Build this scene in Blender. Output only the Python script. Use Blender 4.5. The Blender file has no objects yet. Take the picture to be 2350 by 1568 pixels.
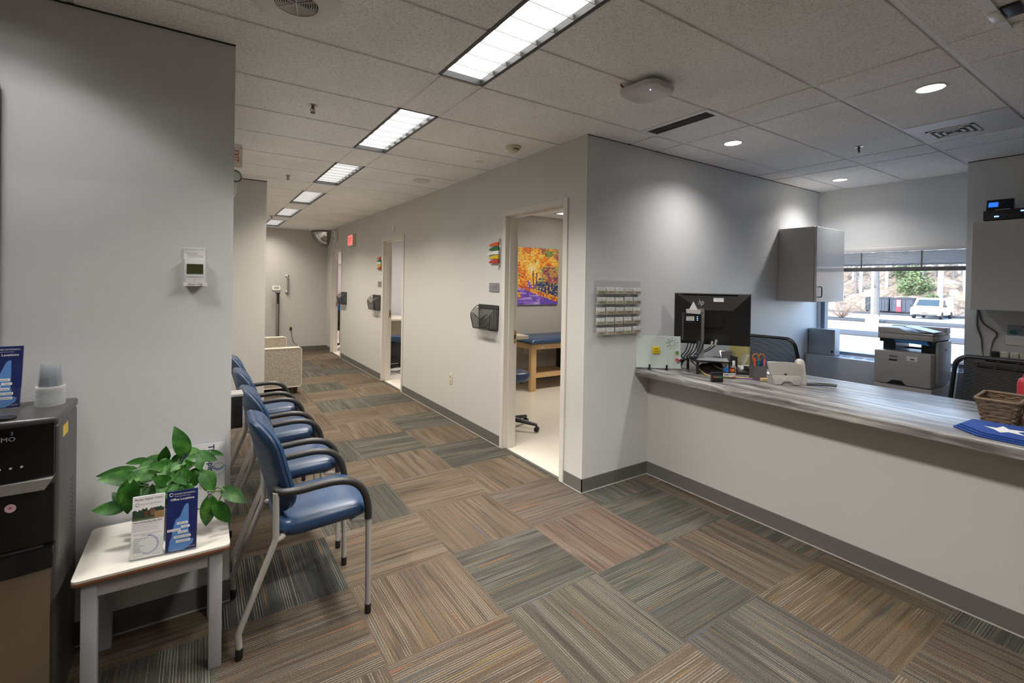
import bpy, bmesh, math, random
from mathutils import Vector, Matrix, noise
random.seed(7)
sc = bpy.context.scene
C = sc.collection
PI = math.pi
H = 2.596

# ------------------------------------------------------------ materials
def lin(h):
    if isinstance(h, str):
        v = [int(h[i:i+2], 16)/255 for i in (0, 2, 4)]
        return tuple(c/12.92 if c <= .04045 else ((c+.055)/1.055)**2.4 for c in v) + (1,)
    return tuple(h)[:3] + (1,)

class NT:
    def __init__(s, name):
        s.m = bpy.data.materials.new(name); s.m.use_nodes = True
        s.t = s.m.node_tree; s.t.nodes.clear()
        s.out = s.t.nodes.new('ShaderNodeOutputMaterial')
    def n(s, typ, ins=(), **props):
        d = s.t.nodes.new('ShaderNode' + typ)
        for k, v in props.items(): setattr(d, k, v)
        for k, v in (ins.items() if isinstance(ins, dict) else enumerate(ins)):
            if v is None: continue
            if isinstance(v, bpy.types.NodeSocket): s.t.links.new(v, d.inputs[k])
            else: d.inputs[k].default_value = v
        return d
    def math(s, op, a, b=None, c=None):
        return s.n('Math', [a, b, c], operation=op).outputs[0]
    def ramp(s, fac, stops):
        d = s.n('ValToRGB', [fac]); e = d.color_ramp.elements
        while len(e) < len(stops): e.new(.5)
        for i, (p, c) in enumerate(stops): e[i].position = p; e[i].color = lin(c) if not isinstance(c, (int, float)) else (c, c, c, 1)
        return d.outputs[0]
    def mix(s, fac, a, b, mode='MIX'):
        d = s.n('Mix', data_type='RGBA', blend_type=mode)
        for k, v in ((0, fac), (6, a), (7, b)):
            if isinstance(v, bpy.types.NodeSocket): s.t.links.new(v, d.inputs[k])
            else: d.inputs[k].default_value = v
        return d.outputs[2]
    def surf(s, sh): s.t.links.new(sh.outputs[0], s.out.inputs[0]); return s.m
    def bsdf(s, **k):
        return s.n('BsdfPrincipled', {a.replace('_', ' '): v for a, v in k.items()})
    def bump(s, h, st, dist=.002):
        return s.n('Bump', {'Strength': st, 'Distance': dist, 'Height': h}).outputs[0]

MATS = {}
def mat(name, col, rough=.5, metal=0, var=.08, vs=30, bump=0, bs=200, spec=.5, coat=0, emit=0):
    if name in MATS: return MATS[name]
    t = NT(name); c = lin(col)
    oc = t.n('TexCoord').outputs['Object']
    nz = t.n('TexNoise', {'Vector': oc, 'Scale': vs, 'Detail': 3}).outputs[0]
    f = t.math('MULTIPLY_ADD', nz, 2*var, 1-var)
    colr = t.mix(1, c, t.n('CombineColor', [f, f, f]).outputs[0], 'MULTIPLY')
    k = dict(Base_Color=colr, Roughness=rough, Metallic=metal, Coat_Weight=coat)
    if bump:
        b = t.n('TexNoise', {'Vector': oc, 'Scale': bs, 'Detail': 2}).outputs[0]
        k['Normal'] = t.bump(b, bump)
    if emit: k['Emission_Color'] = c; k['Emission_Strength'] = emit
    p = t.bsdf(**k); p.inputs['Specular IOR Level'].default_value = spec
    MATS[name] = t.surf(p); return MATS[name]

def clear(name, tint, alpha, rough=.05):
    if name in MATS: return MATS[name]
    t = NT(name)
    fr = t.math('MULTIPLY_ADD', t.math('POWER', t.n('LayerWeight', {'Blend': .5}).outputs['Facing'], 4.0), .45, .03)
    tr = t.n('BsdfTransparent', [lin(tint)])
    gl = t.n('BsdfGlossy', {'Color': (1, 1, 1, 1), 'Roughness': rough})
    df = t.n('BsdfDiffuse', [lin(tint)])
    a = t.n('MixShader', [alpha, tr.outputs[0], df.outputs[0]])
    MATS[name] = t.surf(t.n('MixShader', [fr, a.outputs[0], gl.outputs[0]])); return MATS[name]

def attr_mat(name, rough=.4):
    t = NT(name); a = t.n('Attribute', attribute_name='paint')
    nz = t.n('TexNoise', {'Vector': t.n('TexCoord').outputs['Object'], 'Scale': 400}).outputs[0]
    return t.surf(t.bsdf(Base_Color=a.outputs['Color'], Roughness=rough, Normal=t.bump(nz, .05)))

def emis(name, col, st):
    if name in MATS: return MATS[name]
    t = NT(name); MATS[name] = t.surf(t.n('Emission', [lin(col), st])); return MATS[name]

# ------------------------------------------------------------ mesh builder
class MB:
    def __init__(s, *mats): s.b = bmesh.new(); s.m = list(mats); s.X = Matrix()
    def v(s, p): return s.b.verts.new(s.X @ Vector(p))
    def f(s, vs, mi=0):
        try: f = s.b.faces.new(vs); f.material_index = mi; return f
        except ValueError: return None
    def poly(s, pts, mi=0): return s.f([s.v(p) for p in pts], mi)
    def box(s, x0, x1, y0, y1, z0, z1, mi=0, bev=0, seg=2):
        v = [s.v((x, y, z)) for x in (x0, x1) for y in (y0, y1) for z in (z0, z1)]
        fs = [s.f([v[i] for i in q], mi) for q in ((0, 1, 3, 2), (4, 6, 7, 5), (0, 4, 5, 1), (2, 3, 7, 6), (0, 2, 6, 4), (1, 5, 7, 3))]
        if bev:
            es = list({e for f in fs for e in f.edges})
            r = bmesh.ops.bevel(s.b, geom=es, offset=bev, segments=seg, profile=.5, affect='EDGES')
            for f in r['faces']: f.material_index = mi
        return s
    def prism(s, poly, axis, a0, a1, mi=0, bev=0):
        def P(p, a):
            return {'x': (a, p[0], p[1]), 'y': (p[0], a, p[1]), 'z': (p[0], p[1], a)}[axis]
        A = [s.v(P(p, a0)) for p in poly]; B = [s.v(P(p, a1)) for p in poly]; n = len(poly)
        fs = [s.f(A[::-1], mi), s.f(B, mi)] + [s.f([A[i], A[(i+1) % n], B[(i+1) % n], B[i]], mi) for i in range(n)]
        if bev:
            es = [e for f in fs[:2] for e in f.edges]
            r = bmesh.ops.bevel(s.b, geom=es, offset=bev, segments=2, profile=.5, affect='EDGES')
            for f in r['faces']: f.material_index = mi
        return s
    def tube(s, pts, r, mi=0, seg=10, sq=1):
        pts = [Vector(p) for p in pts]; n = len(pts)
        rs = r if isinstance(r, (list, tuple)) else [r]*n
        T = [(pts[min(i+1, n-1)] - pts[max(i-1, 0)]).normalized() for i in range(n)]
        u = T[0].orthogonal().normalized(); rings = []
        for i in range(n):
            u = (u - T[i]*u.dot(T[i])).normalized(); w = T[i].cross(u)
            rings.append([s.v(pts[i] + (u*math.cos(2*PI*k/seg) + w*math.sin(2*PI*k/seg)*sq)*rs[i]) for k in range(seg)])
        for i in range(n-1):
            for k in range(seg):
                s.f([rings[i][k], rings[i][(k+1) % seg], rings[i+1][(k+1) % seg], rings[i+1][k]], mi)
        s.f(rings[0][::-1], mi); s.f(rings[-1], mi); return s
    def lathe(s, prof, c=(0, 0, 0), mi=0, seg=24, cap=True):
        rings = []
        for r, z in prof:
            rings.append([s.v((c[0] + r*math.cos(2*PI*k/seg), c[1] + r*math.sin(2*PI*k/seg), c[2] + z)) for k in range(seg)])
        for a, b in zip(rings, rings[1:]):
            for k in range(seg): s.f([a[k], a[(k+1) % seg], b[(k+1) % seg], b[k]], mi)
        if cap: s.f(rings[0][::-1], mi); s.f(rings[-1], mi)
        return s
    def pillow(s, outline, prof, fn, mi=0):
        # outline: 2D loop about the origin; prof: (scale, height) from the top centre round the rim to the bottom centre
        n = len(outline); rings = []
        for sc_, h in prof: rings.append([s.v(fn(p[0]*sc_, p[1]*sc_, h)) for p in outline])
        for a, b in zip(rings, rings[1:]):
            for k in range(n): s.f([a[k], a[(k+1) % n], b[(k+1) % n], b[k]], mi)
        s.f(rings[0], mi); s.f(rings[-1][::-1], mi); return s
    def build(s, name, parent=None, ang=38):
        b = s.b
        bmesh.ops.recalc_face_normals(b, faces=b.faces)
        for f in b.faces: f.smooth = True
        for e in b.edges:
            if len(e.link_faces) != 2 or e.calc_face_angle(0) > math.radians(ang): e.smooth = False
        me = bpy.data.meshes.new(name); b.to_mesh(me); b.free()
        for m in s.m: me.materials.append(m)
        o = bpy.data.objects.new(name, me); C.objects.link(o)
        if parent: o.parent = parent
        return o

def rrect(w, d, r, n=6):
    out = []
    for cx, cy, a in ((w/2-r, d/2-r, 0), (-w/2+r, d/2-r, 90), (-w/2+r, -d/2+r, 180), (w/2-r, -d/2+r, 270)):
        for k in range(n+1):
            t = math.radians(a + 90*k/n); out.append((cx + r*math.cos(t), cy + r*math.sin(t)))
    return out
def circ(r, n=28): return [(r*math.cos(2*PI*k/n), r*math.sin(2*PI*k/n)) for k in range(n)]
def padprof(t, e=.1):
    # soft cushion profile of thickness t, edge radius fraction e
    top = [(.02, t/2), (.5, t/2), (1-e*1.6, t/2*.97), (1-e*.8, t/2*.86), (1-e*.25, t/2*.55), (1, 0)]
    return top + [(a, -h) for a, h in top[-2::-1]]

def tag(o, label, cat, group=None, kind=None):
    if label: o['label'] = label
    if cat: o['category'] = cat
    if group: o['group'] = group
    if kind: o['kind'] = kind
    return o
def thing(name, label, cat, loc=(0, 0, 0), rz=0, group=None, rot=None):
    o = bpy.data.objects.new(name, None); C.objects.link(o); o.empty_display_size = .05
    o.location = loc; o.rotation_euler = rot or (0, 0, rz)
    return tag(o, label, cat, group)
def struct(name, mb, label, cat='structure'):
    o = mb.build(name); o['kind'] = 'structure'; return tag(o, label, cat)
def copy_tree(o, parent=None):
    c = o.copy(); C.objects.link(c)
    if parent: c.parent = parent
    for ch in list(o.children): copy_tree(ch, c)
    return c

# frames for flat writing: faces -Y (seen from the room), faces -X (corridor wall)
FY = Matrix(((1, 0, 0, 0), (0, 0, -1, 0), (0, 1, 0, 0), (0, 0, 0, 1)))
FX = Matrix(((0, 0, -1, 0), (-1, 0, 0, 0), (0, 1, 0, 0), (0, 0, 0, 1)))
FR = Matrix(((0, 1, 0, 0), (0, 0, -1, 0), (-1, 0, 0, 0), (0, 0, 0, 1)))   # text running downwards, faces -Y
def letters(mb, s, size, at, F=FY, mi=0, align='CENTER', sx=1, shear=0, bold=0):
    cu = bpy.data.curves.new('writing', 'FONT'); cu.body = s; cu.size = size; cu.align_x = align; cu.align_y = 'CENTER'
    cu.resolution_u = 2; cu.shear = shear; cu.offset = bold
    o = bpy.data.objects.new('writing', cu)
    me = bpy.data.meshes.new_from_object(o)
    X = mb.X @ Matrix.Translation(at) @ F @ Matrix.Diagonal((sx, 1, 1, 1))
    n0 = len(mb.b.verts); f0 = len(mb.b.faces)
    mb.b.from_mesh(me); mb.b.verts.ensure_lookup_table(); mb.b.faces.ensure_lookup_table()
    for v in mb.b.verts[n0:]: v.co = X @ v.co
    for f in mb.b.faces[f0:]: f.material_index = mi
    bpy.data.objects.remove(o); bpy.data.curves.remove(cu); bpy.data.meshes.remove(me)
def flat(mb, pts, at, F=FY, mi=0):
    X = Matrix.Translation(at) @ F
    return mb.poly([X @ Vector((p[0], p[1], 0)) for p in pts], mi)
def rect(w, h, cx=0, cy=0): return [(cx-w/2, cy-h/2), (cx+w/2, cy-h/2), (cx+w/2, cy+h/2), (cx-w/2, cy+h/2)]
def ringpoly(mb, r0, r1, a0, a1, at, F=FY, mi=0, n=16):
    X = Matrix.Translation(at) @ F
    for k in range(n):
        t0 = math.radians(a0 + (a1-a0)*k/n); t1 = math.radians(a0 + (a1-a0)*(k+1)/n)
        mb.poly([X @ Vector((r*math.cos(t), r*math.sin(t), 0)) for r, t in ((r0, t0), (r1, t0), (r1, t1), (r0, t1))], mi)

# common materials
WALL = mat('wall_paint', (.64, .645, .65), .42, var=.015, vs=3, bump=.04, bs=350)
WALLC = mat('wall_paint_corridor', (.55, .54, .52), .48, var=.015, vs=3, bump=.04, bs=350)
BASE = mat('vinyl_base', (.125, .118, .108), .5, var=.05)
CAULK = mat('base_reveal', (.42, .41, .39), .6)
FRAME = mat('door_frame_paint', (.62, .585, .53), .35, var=.03)
BLK = mat('black_plastic', (.012, .012, .013), .35)
BLKG = mat('black_gloss', (.006, .006, .007), .08)
BLKM = mat('black_metal', (.02, .02, .021), .4)
WHT = mat('white_plastic', (.72, .72, .70), .35, var=.03)
CREAM = mat('cream_plastic', (.62, .57, .42), .35, var=.03)
STEEL = mat('brushed_steel', (.55, .53, .5), .28, 1)
CHROME = mat('chrome', (.75, .75, .75), .1, 1)
GREYP = mat('grey_powder_coat', (.34, .34, .35), .35, var=.03)
PAPER = mat('paper', (.78, .78, .77), .6, var=.02)
INK = mat('ink', (.02, .02, .025), .6)
NAVY = mat('navy_print', (.012, .02, .11), .4)
BLUEP = mat('blue_print', (.10, .24, .55), .4, var=.25, vs=120)
GREYINK = mat('grey_ink', (.25, .26, .28), .6)
ACRYL = clear('acrylic', (.99, .995, .995), .004)
VINYLB = mat('blue_vinyl', (.019, .050, .115), .33, var=.12, vs=14, bump=.03, bs=500)
WOODM = mat('maple', (.62, .40, .19), .4, var=.12, vs=25)

# ------------------------------------------------------------ camera
cd = bpy.data.cameras.new('camera'); cam = bpy.data.objects.new('camera', cd); C.objects.link(cam)
cd.sensor_width = 36; cd.lens = 1063.93/2350*36; cd.shift_x = .01886; cd.shift_y = -.05355
cd.clip_start = .05; cd.clip_end = 400
yaw, pitch, roll = .562526, .005758, .016391
fw = Vector((math.sin(yaw)*math.cos(pitch), math.cos(yaw)*math.cos(pitch), -math.sin(pitch)))
r0 = Vector((math.cos(yaw), -math.sin(yaw), 0)); u0 = r0.cross(fw)
rt = r0*math.cos(roll) + u0*math.sin(roll); up = u0*math.cos(roll) - r0*math.sin(roll)
cam.matrix_world = Matrix(((rt.x, up.x, -fw.x, 0), (rt.y, up.y, -fw.y, 0), (rt.z, up.z, -fw.z, 1.5), (0, 0, 0, 1)))
sc.camera = cam

# ------------------------------------------------------------ carpet
XR, YB, YL, XL, XW, YE = 2.343, 2.47, 2.475, .127, 5.89, 10.55
def carpet_mat():
    t = NT('carpet_tiles')
    oc = t.n('TexCoord').outputs['Object']; s = t.n('SeparateXYZ', [oc]).outputs
    u = t.math('DIVIDE', t.math('SUBTRACT', s[0], 1.195), .565); v = t.math('DIVIDE', t.math('SUBTRACT', s[1], 2.27), .535)
    i = t.math('FLOOR', u); j = t.math('FLOOR', v)
    par = t.math('FLOORED_MODULO', t.math('ADD', i, j), 2)
    ij = t.n('CombineXYZ', [i, j, 0]).outputs[0]
    h = t.n('TexWhiteNoise', {'Vector': ij}).outputs[0]
    a0 = t.n('Mix', [par, None, s[0], s[1]]).outputs[0]; l0 = t.n('Mix', [par, None, s[1], s[0]]).outputs[0]
    hz = t.math('MULTIPLY', h, 37.0)
    def nz(fa, fl, det=1, off=0):
        vec = t.n('CombineXYZ', [t.math('MULTIPLY', a0, fa), t.math('MULTIPLY', l0, fl), t.math('ADD', hz, off)]).outputs[0]
        return t.n('TexNoise', {'Vector': vec, 'Scale': 1.0, 'Detail': det}).outputs[0]
    tint = t.n('Attribute', attribute_name='tile_tint').outputs['Color']
    n1 = nz(95, 1.2, 2); n3 = nz(30, 2.0, 1, 4); n4 = nz(9, 3, 0, 17); n5 = nz(60, 2.4, 1, 23)
    base = t.mix(1, tint, t.ramp(n1, [(.30, .70), (.46, .92), (.56, 1.05), (.72, 1.22)]), 'MULTIPLY')
    pos = t.math('DIVIDE', a0, .0105); idx = t.math('FLOOR', pos)
    thin = t.math('LESS_THAN', t.math('FRACT', pos), .30)
    pv = t.n('CombineXYZ', [t.math('MULTIPLY', idx, .41), t.math('MULTIPLY', l0, 1.5), hz]).outputs[0]
    pres = t.ramp(t.n('TexNoise', {'Vector': pv, 'Scale': 1.0, 'Detail': 1}).outputs[0], [(.44, 0.0), (.54, 1.0)])
    zone = t.ramp(nz(6, 1.0, 0, 31), [(.36, .15), (.54, 1.0)])
    lines = t.math('MULTIPLY', t.math('MULTIPLY', thin, pres), t.math('MULTIPLY', zone, .62))
    c = t.mix(lines, base, t.mix(n4, (.25, .215, .165, 1), (.25, .235, .21, 1)))
    dark = t.ramp(n3, [(.60, 0.0), (.72, .5)])
    c = t.mix(dark, c, (.032, .028, .025, 1))
    hue = t.ramp(t.n('TexWhiteNoise', {'Vector': t.n('CombineXYZ', [idx, hz, 0]).outputs[0]}).outputs[0],
                 [(0, (.20, .07, .03)), (.40, (.17, .115, .04)), (.7, (.045, .08, .06)), (1, (.07, .07, .12))])
    c = t.mix(t.ramp(n5, [(.60, 0.0), (.72, .55)]), c, hue)
    sp = t.n('TexNoise', {'Vector': oc, 'Scale': 230, 'Detail': 2}).outputs[0]
    c = t.mix(1, c, t.ramp(sp, [(.3, .62), (.5, 1.0), (.7, 1.40)]), 'MULTIPLY')
    p = t.bsdf(Base_Color=c, Roughness=.95, Normal=t.bump(t.math('ADD', n1, t.math('MULTIPLY', sp, .7)), .5, .003))
    p.inputs['Specular IOR Level'].default_value = .1
    return t.surf(p)
CARPET = carpet_mat()
TAN, GRY, BRN = (.126, .095, .067), (.074, .073, .061), (.092, .072, .054)
TILES = {(0, 0): TAN, (-1, 0): TAN, (1, 0): (.115, .090, .074), (0, -1): GRY, (1, -1): (.135, .096, .075), (2, -1): GRY, (1, -2): GRY, (0, -2): (.090, .080, .064),
         (2, -2): BRN, (2, -3): (.118, .088, .058), (1, -3): (.080, .075, .066), (-1, -1): (.120, .090, .064), (-1, -2): (.105, .079, .058), (-2, 0): (.048, .050, .046),
         (-2, -1): BRN, (-2, -2): BRN, (0, -3): (.112, .088, .066), (0, 1): TAN, (1, 1): TAN, (-1, 1): GRY, (0, 2): TAN, (1, 2): GRY, (0, 3): GRY, (1, 3): TAN,
         (-1, 2): TAN, (-1, 3): GRY, (0, 4): TAN, (1, 4): GRY, (0, 5): TAN, (1, 5): TAN, (0, 6): GRY, (1, 6): GRY, (0, 7): TAN, (1, 7): TAN, (0, 8): GRY, (1, 8): TAN,
         (1, 10): GRY, (0, 10): GRY, (1, 9): TAN, (0, 9): TAN, (2, 0): GRY, (3, -1): BRN, (3, -2): GRY, (2, -4): BRN, (3, -3): BRN, (-2, 1): TAN}
fb = MB(CARPET); tints = []
for (rx0, rx1, ry0, ry1) in ((-3, 3.05, -4, YL), (XL-.02, XR+.02, YL, YE+.1), (3.05, 6, -4, YL), (-.2, XL-.02, 5.6, YE+.1)):
    for i in range(-9, 10):
        for j in range(-13, 18):
            x0, x1 = max(rx0, 1.195+.565*i), min(rx1, 1.195+.565*(i+1)); y0, y1 = max(ry0, 2.27+.535*j), min(ry1, 2.27+.535*(j+1))
            if x1-x0 > 1e-4 and y1-y0 > 1e-4:
                fb.poly([(x0, y0, 0), (x1, y0, 0), (x1, y1, 0), (x0, y1, 0)])
                r = random.Random(i*101+j*7).random()
                c = TILES.get((i, j)) or (TAN if r < .55 else GRY if r < .8 else BRN); tints.append(tuple(.82*q for q in c))
fl = fb.build('floor'); fl['kind'] = 'structure'; tag(fl, 'brown and grey striped carpet tiles laid quarter turned', 'floor')
ca = fl.data.color_attributes.new('tile_tint', 'FLOAT_COLOR', 'CORNER')
for p in fl.data.polygons:
    for li in p.loop_indices: ca.data[li].color = tints[p.index] + (1,)
VCT = mat('vinyl_tile', (.70, .65, .57), .22, var=.05, vs=60)
vb = MB(VCT); vb.box(XR+.02, 6, YB+.02, 12.4, -.02, .004)
struct('floor.001', vb, 'cream vinyl floor of the exam rooms beyond the doors', 'floor')

# ------------------------------------------------------------ walls
def wall(name, boxes, label, m=WALL):
    b = MB(m)
    for q in boxes: b.box(*q)
    return struct(name, b, label, 'wall')
T = H+.02
wall('wall_left', [(-3, XL, YL, YL+.12, 0, T), (XL-.12, XL, YL+.12, 5.65, 0, T)], 'pale grey wall behind the water cooler and side table')
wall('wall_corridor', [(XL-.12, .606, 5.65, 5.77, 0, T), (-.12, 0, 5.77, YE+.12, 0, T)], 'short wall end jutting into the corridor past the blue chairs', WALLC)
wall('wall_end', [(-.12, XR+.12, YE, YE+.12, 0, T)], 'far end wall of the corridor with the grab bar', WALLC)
DOORS = [(2.66, 3.545), (5.98, 6.87), (9.25, 10.13)]
bx = []; y = YB+.004
for a, b_ in DOORS:
    bx += [(XR, XR+.12, y, a+.02, 0, T), (XR, XR+.12, a+.02, b_-.02, 2.15, T)]; y = b_-.02
bx.append((XR, XR+.12, y, YE, 0, T))
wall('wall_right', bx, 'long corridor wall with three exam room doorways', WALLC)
wall('wall_reception', [(XR, XR+.12, YB, YB+.004, 0, T), (XR+.12, XW+.16, YB, YB+.12, 0, T)], 'pale wall behind the reception monitor')
wall('wall_counter', [(3.045, 3.145, -4, YB, 0, .80)], 'white knee wall under the reception counter', mat('knee_wall_dimmed_paint', (.52, .505, .485), .45, var=.015, vs=3, bump=.04, bs=350))  # same wall paint, darkened in colour for the weaker light near the floor
wall('wall_window', [(XW, XW+.16, 1.18, YB, 0, .80), (XW, XW+.16, 1.18, YB, 1.93, T), (XW, XW+.16, 2.44, YB, .80, 1.93)], 'outside wall around the reception window')
wall('wall_pier', [(5.45, XW+.16, -4, 1.18, 0, T)], 'grey wall pier right of the reception window')
wall('wall_back', [(-3.12, XW+.16, -4.12, -4, 0, T)], 'wall behind the viewer')
wall('wall_waiting', [(-3.12, -3, -4, YL+.12, 0, T)], 'far left wall of the waiting area')
ROOM = mat('exam_room_paint', (.42, .395, .365), .5, var=.015, vs=3)
wall('wall_exam_side', [(5.9, 6.0, YB+.12, 5.86, 0, T)], 'taupe side wall of the first exam room', ROOM)
wall('wall_exam_side.001', [(5.9, 6.0, 5.94, 9.1, 0, T)], 'side wall of the second exam room', ROOM)
wall('wall_exam_side.002', [(5.9, 6.0, 9.18, 12.2, 0, T), ], 'side wall of the third exam room', ROOM)
wall('wall_exam_side.003', [(XR, XR+.12, YE+.12, 12.3, 0, T)], 'hall side wall of the third exam room', ROOM)
wall('wall_exam_room', [(XR+.12, 6.0, 5.86, 5.94, 0, T)], 'taupe back wall of the first exam room', ROOM)
wall('wall_exam_room.001', [(XR+.12, 6.0, 9.1, 9.18, 0, T)], 'grey wall of the second exam room', mat('exam_room_paint_grey', (.47, .47, .48), .5, var=.01))
wall('wall_exam_room.002', [(XR+.12, 6.0, 12.2, 12.3, 0, T)], 'pale wall of the third exam room', mat('exam_room_paint_pale', (.62, .58, .57), .5, var=.01))

def base(name, segs, label):
    b = MB(BASE, CAULK)
    for x0, x1, y0, y1 in segs:
        b.box(x0, x1, y0, y1, .006, .10)
        if x1-x0 > y1-y0: b.box(x0, x1, y0-.004, y1, .0005, .006, 1)
        else: b.box(x0-.004, x1, y0, y1, .0005, .006, 1)
    struct(name, b, label, 'baseboard')
base('baseboard_left', [(-3, XL+.006, YL-.006, YL)], 'grey vinyl baseboard along the left wall')
b = MB(BASE); b.box(XL, XL+.006, YL, 5.65, 0, .1); struct('baseboard_chairs', b, 'grey vinyl baseboard behind the row of blue chairs', 'baseboard')
b = MB(BASE); b.box(.0, XR, YE-.006, YE, 0, .1); struct('baseboard_end', b, 'grey vinyl baseboard of the corridor end wall', 'baseboard')
segs = []; y = YB-.006
for a, b_ in DOORS: segs.append((XR-.006, XR, y, a-.001)); y = b_+.001
segs.append((XR-.006, XR, y, YE-.006))
base('baseboard_right', segs, 'grey vinyl baseboard along the corridor doorways')
base('baseboard_reception', [(XR-.006, 3.045, YB-.006, YB)], 'short grey vinyl baseboard below the card rack')
base('baseboard_counter', [(3.039, 3.045, -4, YB-.006)], 'grey vinyl baseboard under the counter')
b = MB(BASE); b.box(XR+.13, 5.9, 5.854, 5.86, .004, .1); struct('baseboard_exam_room', b, 'dark baseboard behind the exam table', 'baseboard')
DARKG = mat('painted_gap_shade', (.03, .028, .026), .8)  # dark strips colour in the shade of the gap between wall and ceiling
b = MB(DARKG); b.box(-3, XL, YL-.004, YL, H-.012, H-.004); struct('gap_shade_1', b, 'dark strip painted as the shaded gap on top of the left wall', 'trim')
b = MB(DARKG); b.box(XL, .608, 5.646, 5.65, H-.014, H-.004); struct('gap_shade_2', b, 'dark strip painted as the shaded gap on top of the jutting wall end', 'trim')
b = MB(DARKG); b.box(XR, XW, YB-.004, YB, H-.010, H-.004); struct('gap_shade_3', b, 'dark strip painted as the shaded gap on top of the reception wall', 'trim')
b = MB(DARKG); b.box(5.446, 5.45, -2, 1.18, H-.012, H-.004); struct('gap_shade_4', b, 'dark strip painted as the shaded gap on top of the wall pier', 'trim')
b = MB(mat('door_saddle', (.10, .09, .08), .5)); 
for a, b_ in DOORS: b.box(XR+.005, XR+.03, a+.05, b_-.05, .0005, .008)
struct('trim_5', b, 'dark metal strips where carpet meets vinyl in the doorways', 'trim')

# door frames
for k, (a, b_) in enumerate(DOORS):
    d = thing('door_%d' % (k+1), 'open doorway %s with cream metal frame' % ('nearest the reception corner', 'in the middle of the corridor wall', 'at the far end of the corridor')[k], 'door', (XR, a, 0)); d['kind'] = 'structure'
    w = b_-a; m = MB(FRAME)
    for s in (0, 1):
        y0, y1 = (0, .05) if s == 0 else (w-.05, w)
        m.box(-.012, .132, y0, y1, .003, 2.165, bev=.002, seg=1)
        ys = (.05, .062) if s == 0 else (w-.062, w-.05)
        m.box(.035, .09, ys[0], ys[1], .006, 2.115)
    m.box(-.012, .132, .05, w-.05, 2.115, 2.165, bev=.002, seg=1); m.box(.035, .09, .062, w-.062, 2.103, 2.115)
    m.build('door_frame', d)
    if k < 3:
        m = MB(mat('brass', (.45, .30, .13), .35, 1), BLK)
        m.box(.092, .126, w-.053, w-.0501, .96, 1.075); m.box(.101, .116, w-.0535, w-.053, 1.0, 1.035, 1); m.build('strike_plate', d)

# ------------------------------------------------------------ ceiling
def tile_mat():
    t = NT('ceiling_tile'); oc = t.n('TexCoord').outputs['Object']
    n = t.n('TexNoise', {'Vector': oc, 'Scale': 130, 'Detail': 4}).outputs[0]
    n2 = t.n('TexNoise', {'Vector': oc, 'Scale': 2, 'Detail': 1}).outputs[0]
    c = t.mix(1, (.90, .895, .885, 1), t.ramp(n, [(.32, .72), (.45, .95), (.6, 1.04)]), 'MULTIPLY')
    c = t.mix(1, c, t.ramp(n2, [(.3, .95), (.7, 1.04)]), 'MULTIPLY')
    return t.surf(t.bsdf(Base_Color=c, Roughness=.9, Normal=t.bump(n, .35, .003)))
CT = tile_mat(); TBAR = mat('ceiling_grid_paint', (.80, .79, .78), .5, var=.02)
yl = [2.2177-.509*k for k in range(12, 0, -1)] + [2.2177]
for k in range(6):
    yb = 2.2177+1.605*k
    yl += [yb+.565, yb+1.085, yb+1.605]
FIX = [(2.2177-1.018, 2.2177)] + [(2.2177+1.605*k+.565, 2.2177+1.605*k+1.605) for k in range(5)]
cb = MB(TBAR, CT)
HOLES = [(1.047, 1.302, a, b_) for a, b_ in FIX] + [(1.047, 1.302, -.337, .6907)]
cb.box(-3.1, 6.06, -4.1, 12.4, H+.055, H+.1, 0)
xs_slot = [1.047, 1.302]
# lower grid plane with fixture openings
for x0, x1 in ((-3.1, 1.047), (1.302, 6.06)): cb.poly([(x0, -4.1, H), (x1, -4.1, H), (x1, 12.4, H), (x0, 12.4, H)], 0)
yy = -4.1
for h in sorted(HOLES, key=lambda q: q[2]):
    cb.poly([(1.047, yy, H), (1.302, yy, H), (1.302, h[2], H), (1.047, h[2], H)], 0); yy = h[3]
cb.poly([(1.047, yy, H), (1.302, yy, H), (1.302, 12.4, H), (1.047, 12.4, H)], 0)
cols = [(-3.1, -1.97), (-1.97, -.45), (-.45, 1.047), (1.047, 1.302), (1.302, 2.775), (2.775, 3.10), (3.10, 4.545), (4.545, 4.86), (4.86, 6.06)]
for x0, x1 in cols:
    for a, b_ in zip(yl, yl[1:]):
        if x0 == 1.047 and any(a >= h[2]-.01 and b_ <= h[3]+.01 for h in HOLES): continue
        X1 = x1; X0 = x0
        if x0 == 1.302 and abs(a-1.7087) < .01: X1 = 2.605
        if x0 == 3.10 and abs(a-.6907) < .01: X1 = 4.0
        g = .010
        cb.box(X0+g, X1-g, a+g, b_-g, H-.006, H+.002, 1, bev=.004, seg=1)
struct('ceiling', cb, 'suspended ceiling of speckled tiles in a white grid', 'ceiling')

# recessed troffers of the corridor
LUMW = emis('lamp_panel_warm', (1, .96, .90), 2.1); LUMN = emis('lamp_panel', (1, .985, .965), 2.6)
LOUV = mat('louver_alloy', (.30, .30, .30), .3, .2); TRIMK = mat('troffer_trim', (.02, .02, .02), .4)
where = ['nearest ceiling light, cut by the top of the photo', 'second corridor ceiling light from the front, beside the pendant sprinkler', 'third corridor ceiling light from the front',
         'fourth corridor ceiling light from the front', 'fifth corridor ceiling light, second from the far end', 'farthest corridor ceiling light, half hidden by the jutting wall']
def area(name, loc, sx, sy, watts, col, spread, rot=(0, 0, 0)):
    l = bpy.data.lights.new(name, 'AREA'); l.shape = 'RECTANGLE'; l.size = sx; l.size_y = sy; l.energy = watts; l.color = col; l.spread = math.radians(spread)
    o = bpy.data.objects.new(name, l); C.objects.link(o); o.location = loc; o.rotation_euler = rot; return o
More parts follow.
